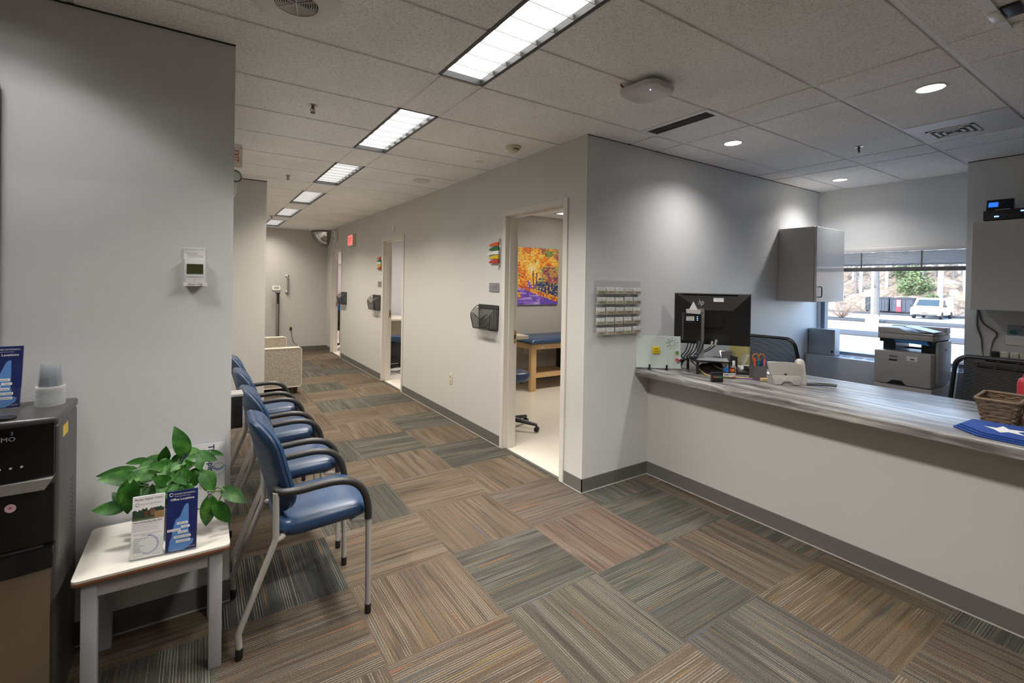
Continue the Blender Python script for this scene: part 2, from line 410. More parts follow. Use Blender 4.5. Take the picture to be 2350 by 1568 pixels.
for k, (a, b_) in enumerate(FIX):
    L = b_-a; W = .255
    t = thing('ceiling_light', 'recessed louvered troffer, ' + where[k], 'ceiling light', (1.1745, (a+b_)/2, H), group='troffers in the corridor ceiling')
    m = MB(TRIMK, TBAR)
    for s in (-1, 1):
        m.box(s*W/2-.010, s*W/2+.010, -L/2, L/2, -.004, .045); m.box(-W/2, W/2, s*(L/2-.006)-.006, s*(L/2-.006)+.006, -.004, .045)
    m.build('housing', t)
    m = MB(LUMN if k < 2 else LUMW); m.box(-W/2+.011, W/2-.011, -L/2+.013, L/2-.013, .028, .034); m.build('diffuser', t)
    for q in range(1, 8):
        yq = -L/2+.012+(L-.024)*q/8; m = MB(LOUV); m.box(-W/2+.011, W/2-.011, yq-.0015, yq+.0015, .004, .027); m.build('louver_blade', t)
    area('troffer_lamp', (1.1745, (a+b_)/2, H-.006), .22, L-.04, (17, 15, 15, 15, 15, 9)[k], (1, .955, .89) if k < 2 else (1, .915, .79), 130)
area('troffer_lamp', (1.1745, .177, H-.006), .22, .98, 17, (1, .955, .89), 130)
for yq in (-1.5, -3.1): area('troffer_lamp', (1.1745, yq, H-.006), .22, .98, 14, (1, .955, .89), 130)

DL = emis('downlight_lens', (1, .98, .95), 9)
for k, (x, y) in enumerate([(3.371, 1.998), (3.296, .864), (5.345, 2.064)]):
    t = thing('downlight', 'round recessed downlight ' + ['above the monitor, left of the slot vent', 'at the right, nearest the square return grille', 'above the window, farthest from the viewer'][k], 'downlight', (x, y, H-.006), group='downlights over reception')
    m = MB(WHT); m.lathe([(.066, 0), (.068, -.003), (.060, -.006), (.056, -.003)], seg=32, cap=False); m.build('trim_ring', t)
    m = MB(DL); m.lathe([(.0, -.003), (.057, -.003), (.057, .002), (0, .002)], seg=32, cap=False); m.build('lens', t)
    l = bpy.data.lights.new('downlight_lamp', 'SPOT'); l.energy = 28; l.spot_size = math.radians(142); l.spot_blend = .95; l.shadow_soft_size = .05; l.color = (1, .98, .96)
    o = bpy.data.objects.new('downlight_lamp', l); C.objects.link(o); o.location = (x, y, H-.02)
for yq in (1.66, .1, -1.5): area('troffer_lamp', (-.70, yq, H-.006), .22, 1.0, 11, (1, .98, .96), 145)
l = bpy.data.lights.new('downlight_lamp', 'SPOT'); l.energy = 1; l.spot_size = math.radians(116); l.spot_blend = .22; l.shadow_soft_size = .10; l.color = (1, .97, .93)
l.use_nodes = True; ln_ = l.node_tree; lf = ln_.nodes.new('ShaderNodeLightFalloff'); lf.inputs[0].default_value = 14
em_ = [q for q in ln_.nodes if q.type == 'EMISSION'][0]; ln_.links.new(lf.outputs['Constant'], em_.inputs['Strength'])
o = bpy.data.objects.new('downlight_lamp', l); C.objects.link(o); o.location = (-.66, 2.13, H-.02)

# slot diffuser, return grille
t = thing('slot_diffuser', 'black slotted linear air diffuser with white frame near the reception corner', 'air vent', (2.690, 1.963, H-.006))
m = MB(mat('diffuser_white', (.86, .86, .85), .4, var=.01))
for s in (-1, 1): m.box(s*.070-.014, s*.070+.014, -.252, .252, -.004, .006); m.box(-.0555, .0555, s*.238-.014, s*.238+.014, -.004, .006)
m.build('frame', t)
m = MB(BLK); m.box(-.062, .062, -.23, .23, .002, .006); m.build('plenum', t)
m = MB(mat('slot_blade', (.10, .10, .10), .5))
for q in range(4): m.box(-.05+.03*q, -.044+.03*q, -.23, .23, -.004, .002)
m.build('slat', t)
t = thing('return_grille', 'white ceiling panel with a small stepped square air grille', 'air vent', (4.273, .945, H-.006))
m = MB(WHT); m.box(-.265, .265, -.245, .245, -.002, .0075, bev=.002, seg=1); m.build('panel', t)
m = MB(WHT, mat('grille_gap', (.12, .12, .115), .7))
for q in range(4):
    r = .118-.032*q; z = -.004-.001*q; cx_, cy_ = .035, .06
    for e in (-1, 1):
        m.box(cx_-r, cx_+r, cy_+e*(r-.008)-.008, cy_+e*(r-.008)+.008, z-.003, z); m.box(cx_+e*(r-.008)-.008, cx_+e*(r-.008)+.008, cy_-r, cy_+r, z-.003, z)
m.box(-.083, .153, -.058, .178, -.0035, -.0021, 1); m.build('grille', t)
# round ceiling vent
t = thing('round_vent', 'round white ceiling plate with a ringed grille, cut by the top edge', 'air vent', (.305, 1.955, H-.006))
m = MB(WHT); m.lathe([(.082, -.012), (.15, -.010), (.168, -.004), (.17, 0)], seg=48, cap=False); m.build('plate', t)
m = MB(mat('vent_dark', (.10, .095, .09), .6)); m.lathe([(0, -.002), (.083, -.002), (.083, 0), (0, 0)], seg=40, cap=False); m.build('opening', t)
m = MB(WHT)
for q in range(9): r = .012+.0085*q; m.lathe([(r, -.006), (r+.0035, -.010), (r+.0035, -.004), (r, -.004)], seg=40, cap=False)
for q in range(3): a = PI*q/3+.3; m.tube([(.08*math.cos(a), .08*math.sin(a), -.009), (-.08*math.cos(a), -.08*math.sin(a), -.009)], .0025, seg=6)
m.build('grille', t)
# access point
t = thing('wifi_access_point', 'white rounded square wireless unit hanging under the ceiling', 'access point', (2.03, 1.69, H-.006), .08)
m = MB(mat('access_point_shell', (.60, .58, .58), .35)); m.pillow(rrect(.235, .235, .06), [(.02, -.020), (.9, -.020), (1, -.026), (1, -.034), (.95, -.050), (.80, -.056), (.4, -.060), (.02, -.061)], lambda x, y, h: (x, y, h)); m.build('shell', t)
m = MB(WHT); m.box(-.05, .05, -.05, .05, -.02, .002); m.build('bracket', t)
m = MB(mat('red_clip', (.35, .02, .03), .5)); m.tube([(-.105, .07, -.022), (-.115, .08, -.008), (-.118, .082, -.001)], .004, seg=6); m.build('clip', t)
m = MB(emis('led_blue', (.25, .4, 1), 3)); m.lathe([(0, -.0625), (.0025, -.0625), (.0025, -.056)], (-.055, -.06, 0), seg=8); m.build('indicator_lamp', t)
# sprinklers, detectors
SPK = mat('sprinkler_metal', (.16, .13, .10), .3, 1)
def sprinkler(x, y, label):
    t = thing('sprinkler_head', label, 'sprinkler', (x, y, H-.006), group='ceiling sprinklers')
    m = MB(STEEL); m.lathe([(.0, -.001), (.028, -.001), (.03, -.003), (.02, -.008), (0, -.008)], seg=20, cap=False); m.build('escutcheon', t)
    m = MB(SPK); m.lathe([(.009, -.008), (.009, -.018), (.006, -.020)], seg=12)
    for s in (-1, 1): m.tube([(s*.006, 0, -.018), (s*.013, 0, -.026), (s*.012, 0, -.034), (0, 0, -.044)], .0025, seg=6)
    m.tube([(0, 0, -.018), (0, 0, -.044)], .0025, seg=6); m.build('frame', t)
    m = MB(SPK); m.lathe([(0, -.044), (.015, -.044), (.015, -.047), (0, -.047)], seg=14, cap=False); m.build('deflector', t)
sprinkler(.578, 3.044, 'pendant sprinkler left of the second corridor light')
sprinkler(.754, 5.20, 'pendant sprinkler left of the third corridor light')
sprinkler(1.0, 8.6, 'small far sprinkler beside the farthest corridor light')
sprinkler(4.22, 1.51, 'pendant sprinkler over reception, left of the return grille')
t = thing('smoke_detector', 'cream round smoke detector on the ceiling above the nearest doorway', 'smoke detector', (2.083, 3.03, H-.006))
m = MB(CREAM); m.lathe([(.062, 0), (.062, -.012), (.05, -.020)], seg=28); m.build('base', t)
m = MB(CREAM, BLK); m.lathe([(.045, -.020), (.042, -.034), (.030, -.045), (0, -.048)], seg=28, cap=False); m.box(-.03, .03, -.046, -.042, -.03, -.026, 1); m.build('sensor_head', t)
m = MB(mat('speaker_paint', (.68, .66, .62), .5)); m.lathe([(0, -.001), (.09, -.001), (.095, -.004), (.085, -.010), (0, -.012)], (1.98, 4.60, H-.006), seg=30, cap=False); tag(m.build('ceiling_speaker'), 'low round white ceiling speaker over the corridor', 'speaker')
m = MB(WHT); m.lathe([(0, 0), (.035, 0), (.035, -.004), (0, -.006)], (2.096, 3.58, H-.006), seg=20, cap=False); tag(m.build('ceiling_cover_plate'), 'tiny round white cover on the ceiling near the smoke detector', 'cover plate')
t = thing('sign_hanger', 'white ceiling rail with a bright clip at the top right corner', 'hanger', (2.62, .497, H-.006))
m = MB(mat('rail_white', (.85, .85, .84), .4)); m.box(-.55, .18, -.014, .014, -.012, 0); m.build('rail', t)
m = MB(mat('clip_bright', (.92, .92, .92), .25), mat('clip_dark', (.03, .03, .032), .4)); m.box(-.052, .055, -.018, .018, -.020, -.0125, 0, bev=.002); m.box(-.052, .055, -.070, -.019, -.012, -.001, 1, bev=.002); m.build('clip', t)

# ------------------------------------------------------------ waiting chairs
CFRM = mat('chair_frame_paint', (.36, .345, .32), .35, var=.03)
ARMP = mat('arm_polyurethane', (.022, .021, .020), .45, bump=.03)
SHELL = mat('blue_vinyl_dark', (.012, .032, .078), .42, var=.12, vs=14)
def arc3(pts, n=5):
    # Catmull-Rom through pts
    P = [Vector(p) for p in pts]; P = [P[0]*2-P[1]] + P + [P[-1]*2-P[-2]]; out = []
    for i in range(1, len(P)-2):
        for k in range(n):
            t = k/n; a, b_, c, d = P[i-1:i+3]
            out.append(.5*((2*b_) + (c-a)*t + (2*a-5*b_+4*c-d)*t*t + (3*b_-a-3*c+d)*t**3))
    return out + [P[-2]]
def make_chair():
    t = thing('waiting_chair', '', 'chair')
    hw = .208
    for s in (-1, 1):
        y = s*hw
        m = MB(CFRM); m.tube([(0, y, .04), (-.004, y, .10), (.005, y, .125), (.122, y, .425), (.128, y, .45), (.126, y, .632)], .0125, seg=12); lg = m.build('rear_leg', t)
        m = MB(BLK); m.lathe([(.0135, .003), (.0145, .006), (.0145, .045), (.0125, .046)], (0, y, 0), seg=14); m.build('foot_cap', lg)
        m = MB(CFRM); m.tube([(.514, y, .03), (.510, y, .45)], .0125, seg=12); lg = m.build('front_leg', t)
        m = MB(BLK); m.lathe([(.0135, .0), (.0145, .004), (.0145, .042), (.0125, .043)], (.514, y, 0), seg=14); m.build('foot_cap', lg)
        m = MB(ARMP); m.tube(arc3([(.128, y-s*.035, .632), (.130, y-s*.012, .633), (.150, y, .628), (.21, y, .622), (.30, y, .627), (.37, y, .627), (.437, y, .610), (.483, y, .566), (.506, y, .500), (.510, y, .432)], 4), .0165, seg=12); m.build('armrest', t)
    m = MB(CFRM)
    m.tube([(.125, -hw, .432), (.16, -hw+.03, .428), (.16, hw-.03, .428), (.125, hw, .432)], .010, seg=8)
    m.tube([(.51, -hw, .425), (.45, -hw+.03, .422), (.45, hw-.03, .422), (.51, hw, .425)], .010, seg=8)
    m.box(.15, .47, -.15, -.12, .418, .432); m.box(.15, .47, .12, .15, .418, .432); m.build('seat_frame', t)
    m = MB(VINYLB)
    def seatfn(x, y, h):
        X = .335+x; z = .463+h - .02*max(0, (x-.10)/.09)**2*.5 - .012*(1-(x/.2)**2)*(1 if h > 0 else 0)*(1-(y/.2)**2)
        return (X, y, z + .010*(x/.2))
    m.pillow(rrect(.40, .395, .075, 8), padprof(.082, .13), seatfn); m.build('seat', t)
    # back: shell and cushion, concave, leaning
    def backfn(off, th):
        def f(y, z, h):
            zz = z/.205; lean = .118 - .055*zz - .012*zz*zz
            return (lean + off + th*h + .055*(y/.19)**2 + .004, y, .70 + z + .012*(1-(y/.19)**2))
        return f
    ol = rrect(.385, .40, .10, 8)
    m = MB(SHELL); m.pillow(ol, padprof(.046, .09), backfn(-.022, 1)); sh = m.build('backrest', t)
    m = MB(VINYLB); m.pillow([(a*.975, b_*.975) for a, b_ in ol], padprof(.056, .16), backfn(-.003, 1)); m.build('back_cushion', t)
    return t
ch = make_chair()
chl = ['nearest blue vinyl armchair beside the side table', 'second blue vinyl armchair, just behind the nearest one', 'third blue vinyl armchair counting from the side table', 'last blue vinyl armchair of the row, nearest the beige loveseat']
for k, y in enumerate((2.272, 2.865, 3.475, 4.12)):
    o = ch if k == 0 else copy_tree(ch)
    o.location = (.145 + (0, .012, .012, .006)[k], y, 0); o['label'] = chl[k]; o['group'] = 'blue waiting chairs along the wall'

# ------------------------------------------------------------ side table
t = thing('side_table', 'small white topped table with grey legs beside the water cooler', 'table', (-.125, 2.25, 0))
LAM = mat('white_laminate', (.66, .63, .57), .22, var=.02); EDGE = mat('brown_edge_band', (.16, .062, .028), .4)
m = MB(LAM, EDGE); o_ = rrect(.468, .405, .02, 4)
m.prism(o_, 'z', .468, .4755, 0); m.build('tabletop', t)
m = MB(EDGE); m.prism(rrect(.470, .407, .021, 4), 'z', .4545, .468, 0, bev=.003); m.build('edge_band', t)
m = MB(GREYP)
for s in (-1, 1): m.box(-.165, .165, s*.165-.009, s*.165+.009, .395, .454); m.box(s*.19-.009, s*.19+.009, -.14, .14, .395, .454)
m.build('apron', t)
for sx in (-1, 1):
    for sy in (-1, 1):
        m = MB(GREYP); m.box(sx*.187-.022, sx*.187+.022, sy*.163-.022, sy*.163+.022, .0, .454, bev=.003); m.build('leg', t)

# ------------------------------------------------------------ brochures
def brochure(kind, root_name, label, loc, rot):
    W, Hh = .098, .216
    t = thing(root_name, label, 'brochure', loc, rot=rot)
    if kind == 'map':
        m = MB(NAVY, PAPER); m.box(-W/2, W/2, 0, .005, 0, Hh); m.build('sheet', t)
        m = MB(BLUEP)
        nh = [(-.040, .006), (-.028, .004), (.010, .002), (.024, .012), (.036, .020), (.040, .034), (.028, .040), (.026, .052), (.022, .075), (.022, .110), (.020, .165), (.014, .166), (.006, .158), (.0, .140), (-.006, .122), (-.020, .112), (-.024, .095), (-.028, .075), (-.030, .055), (-.036, .040), (-.038, .022)]
        flat(m, nh, (0, -.0006, 0)); m.build('map', t)
        m = MB(PAPER, INK)
        for s, x, z in (('Plymouth', .002, .098), ('Tilton', .012, .084), ('New London', -.024, .076), ('Concord', .004, .066), ('Bedford', -.008, .050), ('Derry', .018, .050), ('Londonderry', .006, .034)):
            w = .006+.0036*len(s); flat(m, rect(w, .009, x, z), (0, -.0010, 0)); letters(m, s, .0065, (x, -.0014, z), mi=1)
        m.build('town_labels', t)
        m = MB(PAPER)
        ringpoly(m, .0045, .0065, 30, 330, (-.036, -.0008, .204)); letters(m, 'CONCORD ORTHOPAEDICS', .0076, (.006, -.0008, .204), sx=.72)
        letters(m, 'Professionals Practice Team', .0045, (.0, -.0008, .196)); letters(m, 'Office Locations', .0115, (0, -.0008, .185), bold=.0002)
        letters(m, 'concordortho.com', .0045, (-.018, -.0008, .004)); letters(m, '603-224-3368', .0045, (.03, -.0008, .010)); m.build('lettering', t)
    else:
        m = MB(PAPER); m.box(-W/2, W/2, 0, .005, 0, Hh); m.build('sheet', t)
        # photograph strip of trees and people
        nx, nz = 44, 22; g = MB(attr_mat('brochure_photo')); cols = []
        for i in range(nx):
            for j in range(nz):
                x0 = -W/2+.001+(W-.002)*i/nx; x1 = -W/2+.001+(W-.002)*(i+1)/nx; z0 = .132+.05*j/nz; z1 = .132+.05*(j+1)/nz
                edge = .022 + .012*noise.noise((i*.25, 3, 0)) + .004*(i/nx)
                if .05*j/nz > edge+.012: continue
                g.poly([(x0, -.0006, z0), (x1, -.0006, z0), (x1, -.0006, z1), (x0, -.0006, z1)])
                n = noise.noise((i*.35, j*.35, 1)); u = i/nx; w = j/nz
                c = (.03+.02*n, .055+.03*n, .03)
                if abs(u-.42) < .07 and .15 < w < .6: c = (.10+.1*n, .05, .04)
                elif abs(u-.62) < .07 and .2 < w < .65: c = (.22, .10+.1*n, .07)
                elif u > .70 and w < .5: c = (.32+.1*n, .20, .09)
                elif w < .12: c = (.10, .12, .06)
                cols.append(c)
        go = g.build('photograph', t); a = go.data.color_attributes.new('paint', 'FLOAT_COLOR', 'CORNER')
        for p in go.data.polygons:
            for li in p.loop_indices: a.data[li].color = cols[p.index] + (1,)
        m = MB(GREYINK, INK, NAVY)
        letters(m, 'Acute Injury Clinic', .0115, (0, -.0008, .205), mi=1); letters(m, 'at', .005, (0, -.0008, .196))
        ringpoly(m, .0045, .0065, 30, 330, (-.034, -.0008, .187)); letters(m, 'CONCORD ORTHOPAEDICS', .007, (.006, -.0008, .187), sx=.74)
        letters(m, 'What is the Acute Injury Clinic (AIC)?', .0056, (-.044, -.0008, .124), align='LEFT', mi=1, bold=.0002)
        for q, s in enumerate(('The Acute Injury Clinic offers patients', 'same-day care for sprains, strains and', 'broken bones. Walk in at any of our', 'locations. No appointment required.')):
            letters(m, s, .0050, (-.044, -.0008, .116-.0066*q), align='LEFT')
        letters(m, 'DON\'T MISS SCHOOL OR WORK WITH A', .0044, (0, -.0008, .082), mi=2); letters(m, 'SPORTS INJURY', .0044, (0, -.0008, .076), mi=2)
        for q, s in enumerate(('Orthopaedic injuries', 'Fractures', 'Sprains', 'Strains', 'Sports injuries', 'Joint pain', 'Back pain', 'Dislocations')):
            letters(m, s, .0052, (-.040, -.0008, .068-.0064*q), align='LEFT', mi=2)
        letters(m, 'concordortho.com', .0045, (-.026, -.0008, .008)); letters(m, '603-224-3368', .0045, (.03, -.0008, .008)); m.build('lettering', t)
        m = MB(mat('pale_violet_print', (.42, .42, .66), .5)); ringpoly(m, .029, .033, -120, 90, (.002, -.0007, .045)); m.build('arc_graphic', t)
    return t
def acrylic_pocket(t, x0, x1, lean=.0):
    m = MB(ACRYL)
    m.box(x0, x1, .012, .014, .004, .205); m.box(x0, x1, -.006, -.004, .004, .075); m.box(x0, x0+.0015, -.004, .012, .004, .075); m.box(x1-.0015, x1, -.004, .012, .004, .075); m.box(x0, x1, -.006, .014, .002, .004)
    m.build('pocket', t)
LEAN = math.radians(-9)
t = thing('brochure_holder', 'clear two pocket brochure holder on the front of the white side table', 'brochure holder', (-.104, 2.085, .4755), rot=(LEAN*0, 0, -.105))
m = MB(ACRYL); m.box(-.103, .103, .0, .075, .0, .002); m.build('base_plate', t)
hold = thing('pocket_pair', None, None); hold.parent = t; hold.rotation_euler = (LEAN, 0, 0)
acrylic_pocket(hold, -.103, -.002); acrylic_pocket(hold, .002, .103)
rz = -.105
def on_holder(x): return (-.104 + x*math.cos(rz) - .003*math.sin(rz), 2.085 + x*math.sin(rz) + .003*math.cos(rz), .4755+.0055)
brochure('clinic', 'brochure', 'white injury clinic brochure in the left pocket on the side table', on_holder(-.0525), (LEAN, 0, rz))
brochure('map', 'brochure', 'navy office locations map brochure in the right pocket on the side table', on_holder(.0525), (LEAN, 0, rz))

# sign in an acrylic stand, page turned sideways
t = thing('table_sign', 'white page with sideways navy lettering in a clear stand, behind the plant', 'sign', (-.004, 2.425, .4755), rot=(math.radians(-4), 0, 0))
m = MB(mat('bright_paper', (.9, .9, .9), .6, var=.01)); m.box(-.107, .107, 0, .001, .006, .285); m.build('page', t)
m = MB(ACRYL); m.box(-.111, .111, -.004, -.0012, .002, .292); m.box(-.111, .111, .002, .004, .002, .292); m.box(-.111, .111, -.04, .03, 0, .003); m.build('stand', t)
m = MB(NAVY, GREYINK, BLUEP, PAPER)
letters(m, 'The Spine Center', .034, (.052, -.0006, .155), FR, bold=.0006); letters(m, 'Orthopaedics', .016, (.014, -.0006, .135), FR, mi=1)
ringpoly(m, .0265, .028, 0, 360, (.082, -.0006, .165), mi=2, n=32)
for q in range(4): ringpoly(m, .018+.0022*q, .0192+.0022*q, 200, 340, (.082, -.0006, .185), mi=2)
flat(m, rect(.040, .24, -.055, .155), (0, -.0006, 0), mi=0); letters(m, 'Concord Orthopaedics', .013, (-.048, -.001, .17), FR, mi=3); letters(m, 'Presents a Patient Guide', .011, (-.064, -.001, .17), FR, mi=3)
m.build('lettering', t)

# ------------------------------------------------------------ potted pothos
LEAVES = [(-0.05, 2.3, 0.781, -0.081, 2.3, 0.894, 0.059), (-0.009, 2.3, 0.755, -0.024, 2.33, 0.794, 0.038), (0.002, 2.28, 0.768, 0.069, 2.24, 0.747, 0.042), (0.049, 2.27, 0.775, 0.092, 2.25, 0.758, 0.019), (-0.007, 2.28, 0.761, -0.054, 2.22, 0.761, 0.033), (0.002, 2.27, 0.761, 0.009, 2.22, 0.723, 0.042), (-0.185, 2.33, 0.737, -0.107, 2.36, 0.766, 0.049), (-0.182, 2.34, 0.757, -0.256, 2.38, 0.751, 0.027), (-0.221, 2.3, 0.738, -0.334, 2.3, 0.742, 0.04), (-0.214, 2.24, 0.725, -0.303, 2.18, 0.768, 0.055), (-0.171, 2.24, 0.743, -0.252, 2.2, 0.73, 0.041), (-0.13, 2.24, 0.745, -0.184, 2.19, 0.732, 0.035), (-0.105, 2.25, 0.75, -0.097, 2.18, 0.704, 0.07), (-0.098, 2.2, 0.703, -0.144, 2.16, 0.747, 0.039), (-0.216, 2.2, 0.72, -0.225, 2.18, 0.614, 0.066), (-0.191, 2.22, 0.703, -0.199, 2.19, 0.662, 0.049), (-0.245, 2.22, 0.631, -0.332, 2.22, 0.643, 0.047), (-0.25, 2.26, 0.64, -0.279, 2.28, 0.676, 0.03), (-0.083, 2.23, 0.726, -0.037, 2.18, 0.691, 0.044), (-0.099, 2.21, 0.697, -0.068, 2.17, 0.674, 0.052), (-0.12, 2.2, 0.705, -0.119, 2.16, 0.675, 0.041), (0.021, 2.2, 0.709, 0.058, 2.17, 0.644, 0.058), (-0.044, 2.2, 0.668, -0.005, 2.17, 0.66, 0.031), (0.038, 2.15, 0.622, 0.032, 2.14, 0.518, 0.058), (0.066, 2.15, 0.596, 0.114, 2.13, 0.516, 0.05), (0.094, 2.16, 0.642, 0.174, 2.12, 0.594, 0.051), (-0.068, 2.24, 0.753, -0.089, 2.2, 0.746, 0.032), (-0.062, 2.3, 0.765, -0.102, 2.32, 0.745, 0.028), (-0.026, 2.22, 0.699, -0.048, 2.2, 0.747, 0.028), (-0.018, 2.21, 0.675, 0.001, 2.2, 0.712, 0.032), (-0.157, 2.32, 0.752, -0.203, 2.3, 0.747, 0.03), (-0.11, 2.28, 0.765, -0.139, 2.25, 0.751, 0.026)]
def leaf_mat():
    t = NT('pothos_leaf'); oc = t.n('TexCoord').outputs['Object']
    a = t.n('TexNoise', {'Vector': oc, 'Scale': 22, 'Detail': 2}).outputs[0]; b_ = t.n('TexNoise', {'Vector': oc, 'Scale': 140, 'Detail': 2}).outputs[0]
    c = t.ramp(t.math('MULTIPLY_ADD', b_, .25, t.math('MULTIPLY', a, .8)), [(.35, (.010, .050, .006)), (.54, (.022, .098, .010)), (.68, (.055, .17, .022)), (.80, (.15, .27, .08))])
    p = t.bsdf(Base_Color=c, Roughness=.42, Normal=t.bump(b_, .15, .001)); p.inputs['Specular IOR Level'].default_value = .3; return t.surf(p)
LEAVES += [(-.09, 2.27, .74, -.155, 2.20, .775, .05), (-.06, 2.26, .73, -.02, 2.20, .765, .045), (-.14, 2.28, .73, -.20, 2.25, .70, .05), (-.03, 2.25, .70, .03, 2.20, .72, .045), (-.16, 2.22, .69, -.175, 2.17, .64, .05), (-.07, 2.22, .70, -.10, 2.16, .66, .05), (-.12, 2.30, .76, -.11, 2.28, .82, .04), (-.05, 2.22, .68, -.03, 2.16, .64, .045)]
LEAFM = leaf_mat()
t = thing('potted_pothos', 'trailing green pothos plant in a pot on the white side table', 'plant', (-.11, 2.25, .4755))
org = Vector((-.11, 2.25, .4755))
m = MB(mat('grey_pot', (.16, .15, .14), .5)); m.lathe([(.045, 0), (.050, .004), (.062, .115), (.066, .118), (.066, .13), (.058, .13), (.056, .10)], seg=28, cap=True); m.build('pot', t)
m = MB(mat('soil', (.03, .02, .013), .95, var=.4, vs=120)); m.lathe([(0, .115), (.057, .113), (.057, .108), (0, .108)], seg=20, cap=False); m.build('soil', t)
m = MB(LEAFM); st = MB(mat('pothos_stem', (.11, .17, .04), .5))
rl = random.Random(5)
for q, L in enumerate(LEAVES):
    B = Vector(L[:3])-org; Tp = Vector(L[3:6])-org; w = L[6]*1.12
    d = Tp-B; ln = d.length; d.normalize()
    view = (B+org - Vector((0, 0, 1.5))).normalized()
    nrm = (-view + Vector((rl.uniform(-.35, .35), rl.uniform(-.2, .2), rl.uniform(.15, .6)))); nrm = (nrm - d*nrm.dot(d)).normalized()
    sd = d.cross(nrm).normalized(); N = 10; rows = []
    w = min(w, ln*.92+.012)
    for k in range(N+1):
        s = k/N; hw = w/2*(2.62*(max(s, 0)**.5)*((1-s)**1.04)) if 0 < s < 1 else (w*.12 if s == 0 else 0)
        back = -.16*ln*(1-s)**4
        mid = B + d*(ln*s) - nrm*(.16*ln*s*s) + nrm*.03*ln
        row = []
        for e in (-1, -.5, 0, .5, 1):
            ee = abs(e); p = mid + sd*(hw*e) + nrm*(.20*hw*ee - .03*hw*ee*ee) + d*(back*ee*1.2)
            row.append(m.v(p))
        rows.append(row)
    for a, b_ in zip(rows, rows[1:]):
        for k in range(4): m.f([a[k], a[k+1], b_[k+1], b_[k]])
    if q not in (23, 24, 25):
        root = Vector((rl.uniform(-.03, .03), rl.uniform(-.03, .03), .112)); midp = (root+B)/2 + Vector((0, 0, .03))
        st.tube(arc3([root, midp, B], 5), .0022, seg=6)
for pts in ([(-.06, 2.235, .60), (-.02, 2.23, .67), (-0.002, 2.22, 0.683), (0.025, 2.18, 0.654), (0.054, 2.16, 0.65), (0.094, 2.16, 0.643)], [(0.054, 2.17, 0.648), (0.068, 2.16, 0.662), (0.086, 2.15, 0.647), (0.066, 2.15, 0.596)], [(0.058, 2.17, 0.648), (0.047, 2.15, 0.637), (0.038, 2.15, 0.622)]):
    st.tube(arc3([Vector(p)-org for p in pts], 5), .0026, seg=6)
st.build('stems', t); m.build('foliage', t, ang=80)

# ------------------------------------------------------------ water cooler
t = thing('water_cooler', 'black and steel water cooler at the left edge of the photo', 'water cooler', (-.555, 2.245, 0))
SIDE = mat('cooler_side_grey', (.060, .057, .055), .4, var=.04)
m = MB(SIDE); m.box(-.153, .153, -.125, .155, .0, 1.0, bev=.012, seg=3); m.build('cabinet', t)
m = MB(mat('cooler_top', (.05, .048, .046), .3)); m.box(-.155, .155, -.152, .157, .998, 1.03, bev=.010, seg=3); m.build('top_cover', t)
fx = lambda x: -.152 - .018*(1-(x/.145)**2)
def bowed(mb, z0, z1, w=.145, dep=0, mi=0, back=-.12):
    n = 14; pl = [(w*(2*k/n-1), fx(w*(2*k/n-1))+dep) for k in range(n+1)] + [(w, back), (-w, back)]
    mb.prism(pl, 'z', z0, z1, mi)
m = MB(BLKG); bowed(m, .832, 1.012); up_ = m.build('control_panel', t)
m = MB(mat('cooler_logo', (.45, .45, .46), .3, .5)); letters(m, 'PRIMO', .020, (.058, -.1725, .976), align='RIGHT', sx=1.1, bold=.0004); letters(m, '3', .016, (.049, -.1725, .994)); m.build('lettering', up_)
for x in (.046, .071, .096-.075):
    m = MB(mat('icon_white', (.6, .6, .6), .4)); m.lathe([(0, 0), (.0035, 0), (.0035, .002), (0, .002)], seg=10, cap=False); q_ = m.build('indicator', up_); q_.rotation_euler = (PI/2, 0, 0); q_.location = (x, fx(x)-.0005, .882)
m = MB(BLKG); bowed(m, .60, .80, .143, .012); nc = m.build('dispensing_panel', t)
m = MB(mat('cooler_silver', (.45, .44, .42), .35, .6)); m.prism([(-.146, .798), (.128, .798), (.146, .832), (-.146, .832)], 'y', -.176, -.12); m.build('silver_band', t)
m = MB(mat('sticker_pink', (.7, .5, .55), .5), mat('sticker_red', (.6, .12, .15), .5)); flat(m, circ(.014, 20), (.044, -.1600, .750)); flat(m, [(-.006, 0), (0, -.004), (.006, .003), (0, .005)], (.044, -.1605, .750), mi=1); m.build('round_sticker', nc)
m = MB(BLKG, mat('drip_grid', (.05, .047, .042), .35))
bowed(m, .53, .60, .146, -.012); bowed(m, .60, .604, .12, .01, 1); m.build('drip_tray', t)
m = MB(BLK)
for x in (-.05, .01): m.lathe([(.0, .8), (.012, .8), (.009, .77), (0, .77)], (x, -.150, 0), seg=12, cap=False)
m.build('tap', t)
m = MB(mat('cooler_steel', (.33, .275, .22), .32, .9, var=.06, vs=5)); bowed(m, .012, .528, .140, 0); m.build('door', t)
m = MB(BLK); m.prism(rrect(.13, .05, .02, 5), 'z', 1.0302, 1.038, 0, bev=.002); lid = m.build('lid_tab', t); lid.location = (-.02, -.115, 0)
m = MB(mat('yellow_sticker', (.62, .44, .03), .5)); m.poly([(.1535, -.075, .938), (.1535, .0, .938), (.1535, .0, .978), (.1535, -.075, .978)]); m.build('energy_sticker', t)
m = MB(BLK)
for j in range(14):
    for i in range(2): m.box(.1528, .1536, .05+.03*i, .058+.03*i, .74-.016*j, .746-.016*j)
m.build('vent_holes', t)
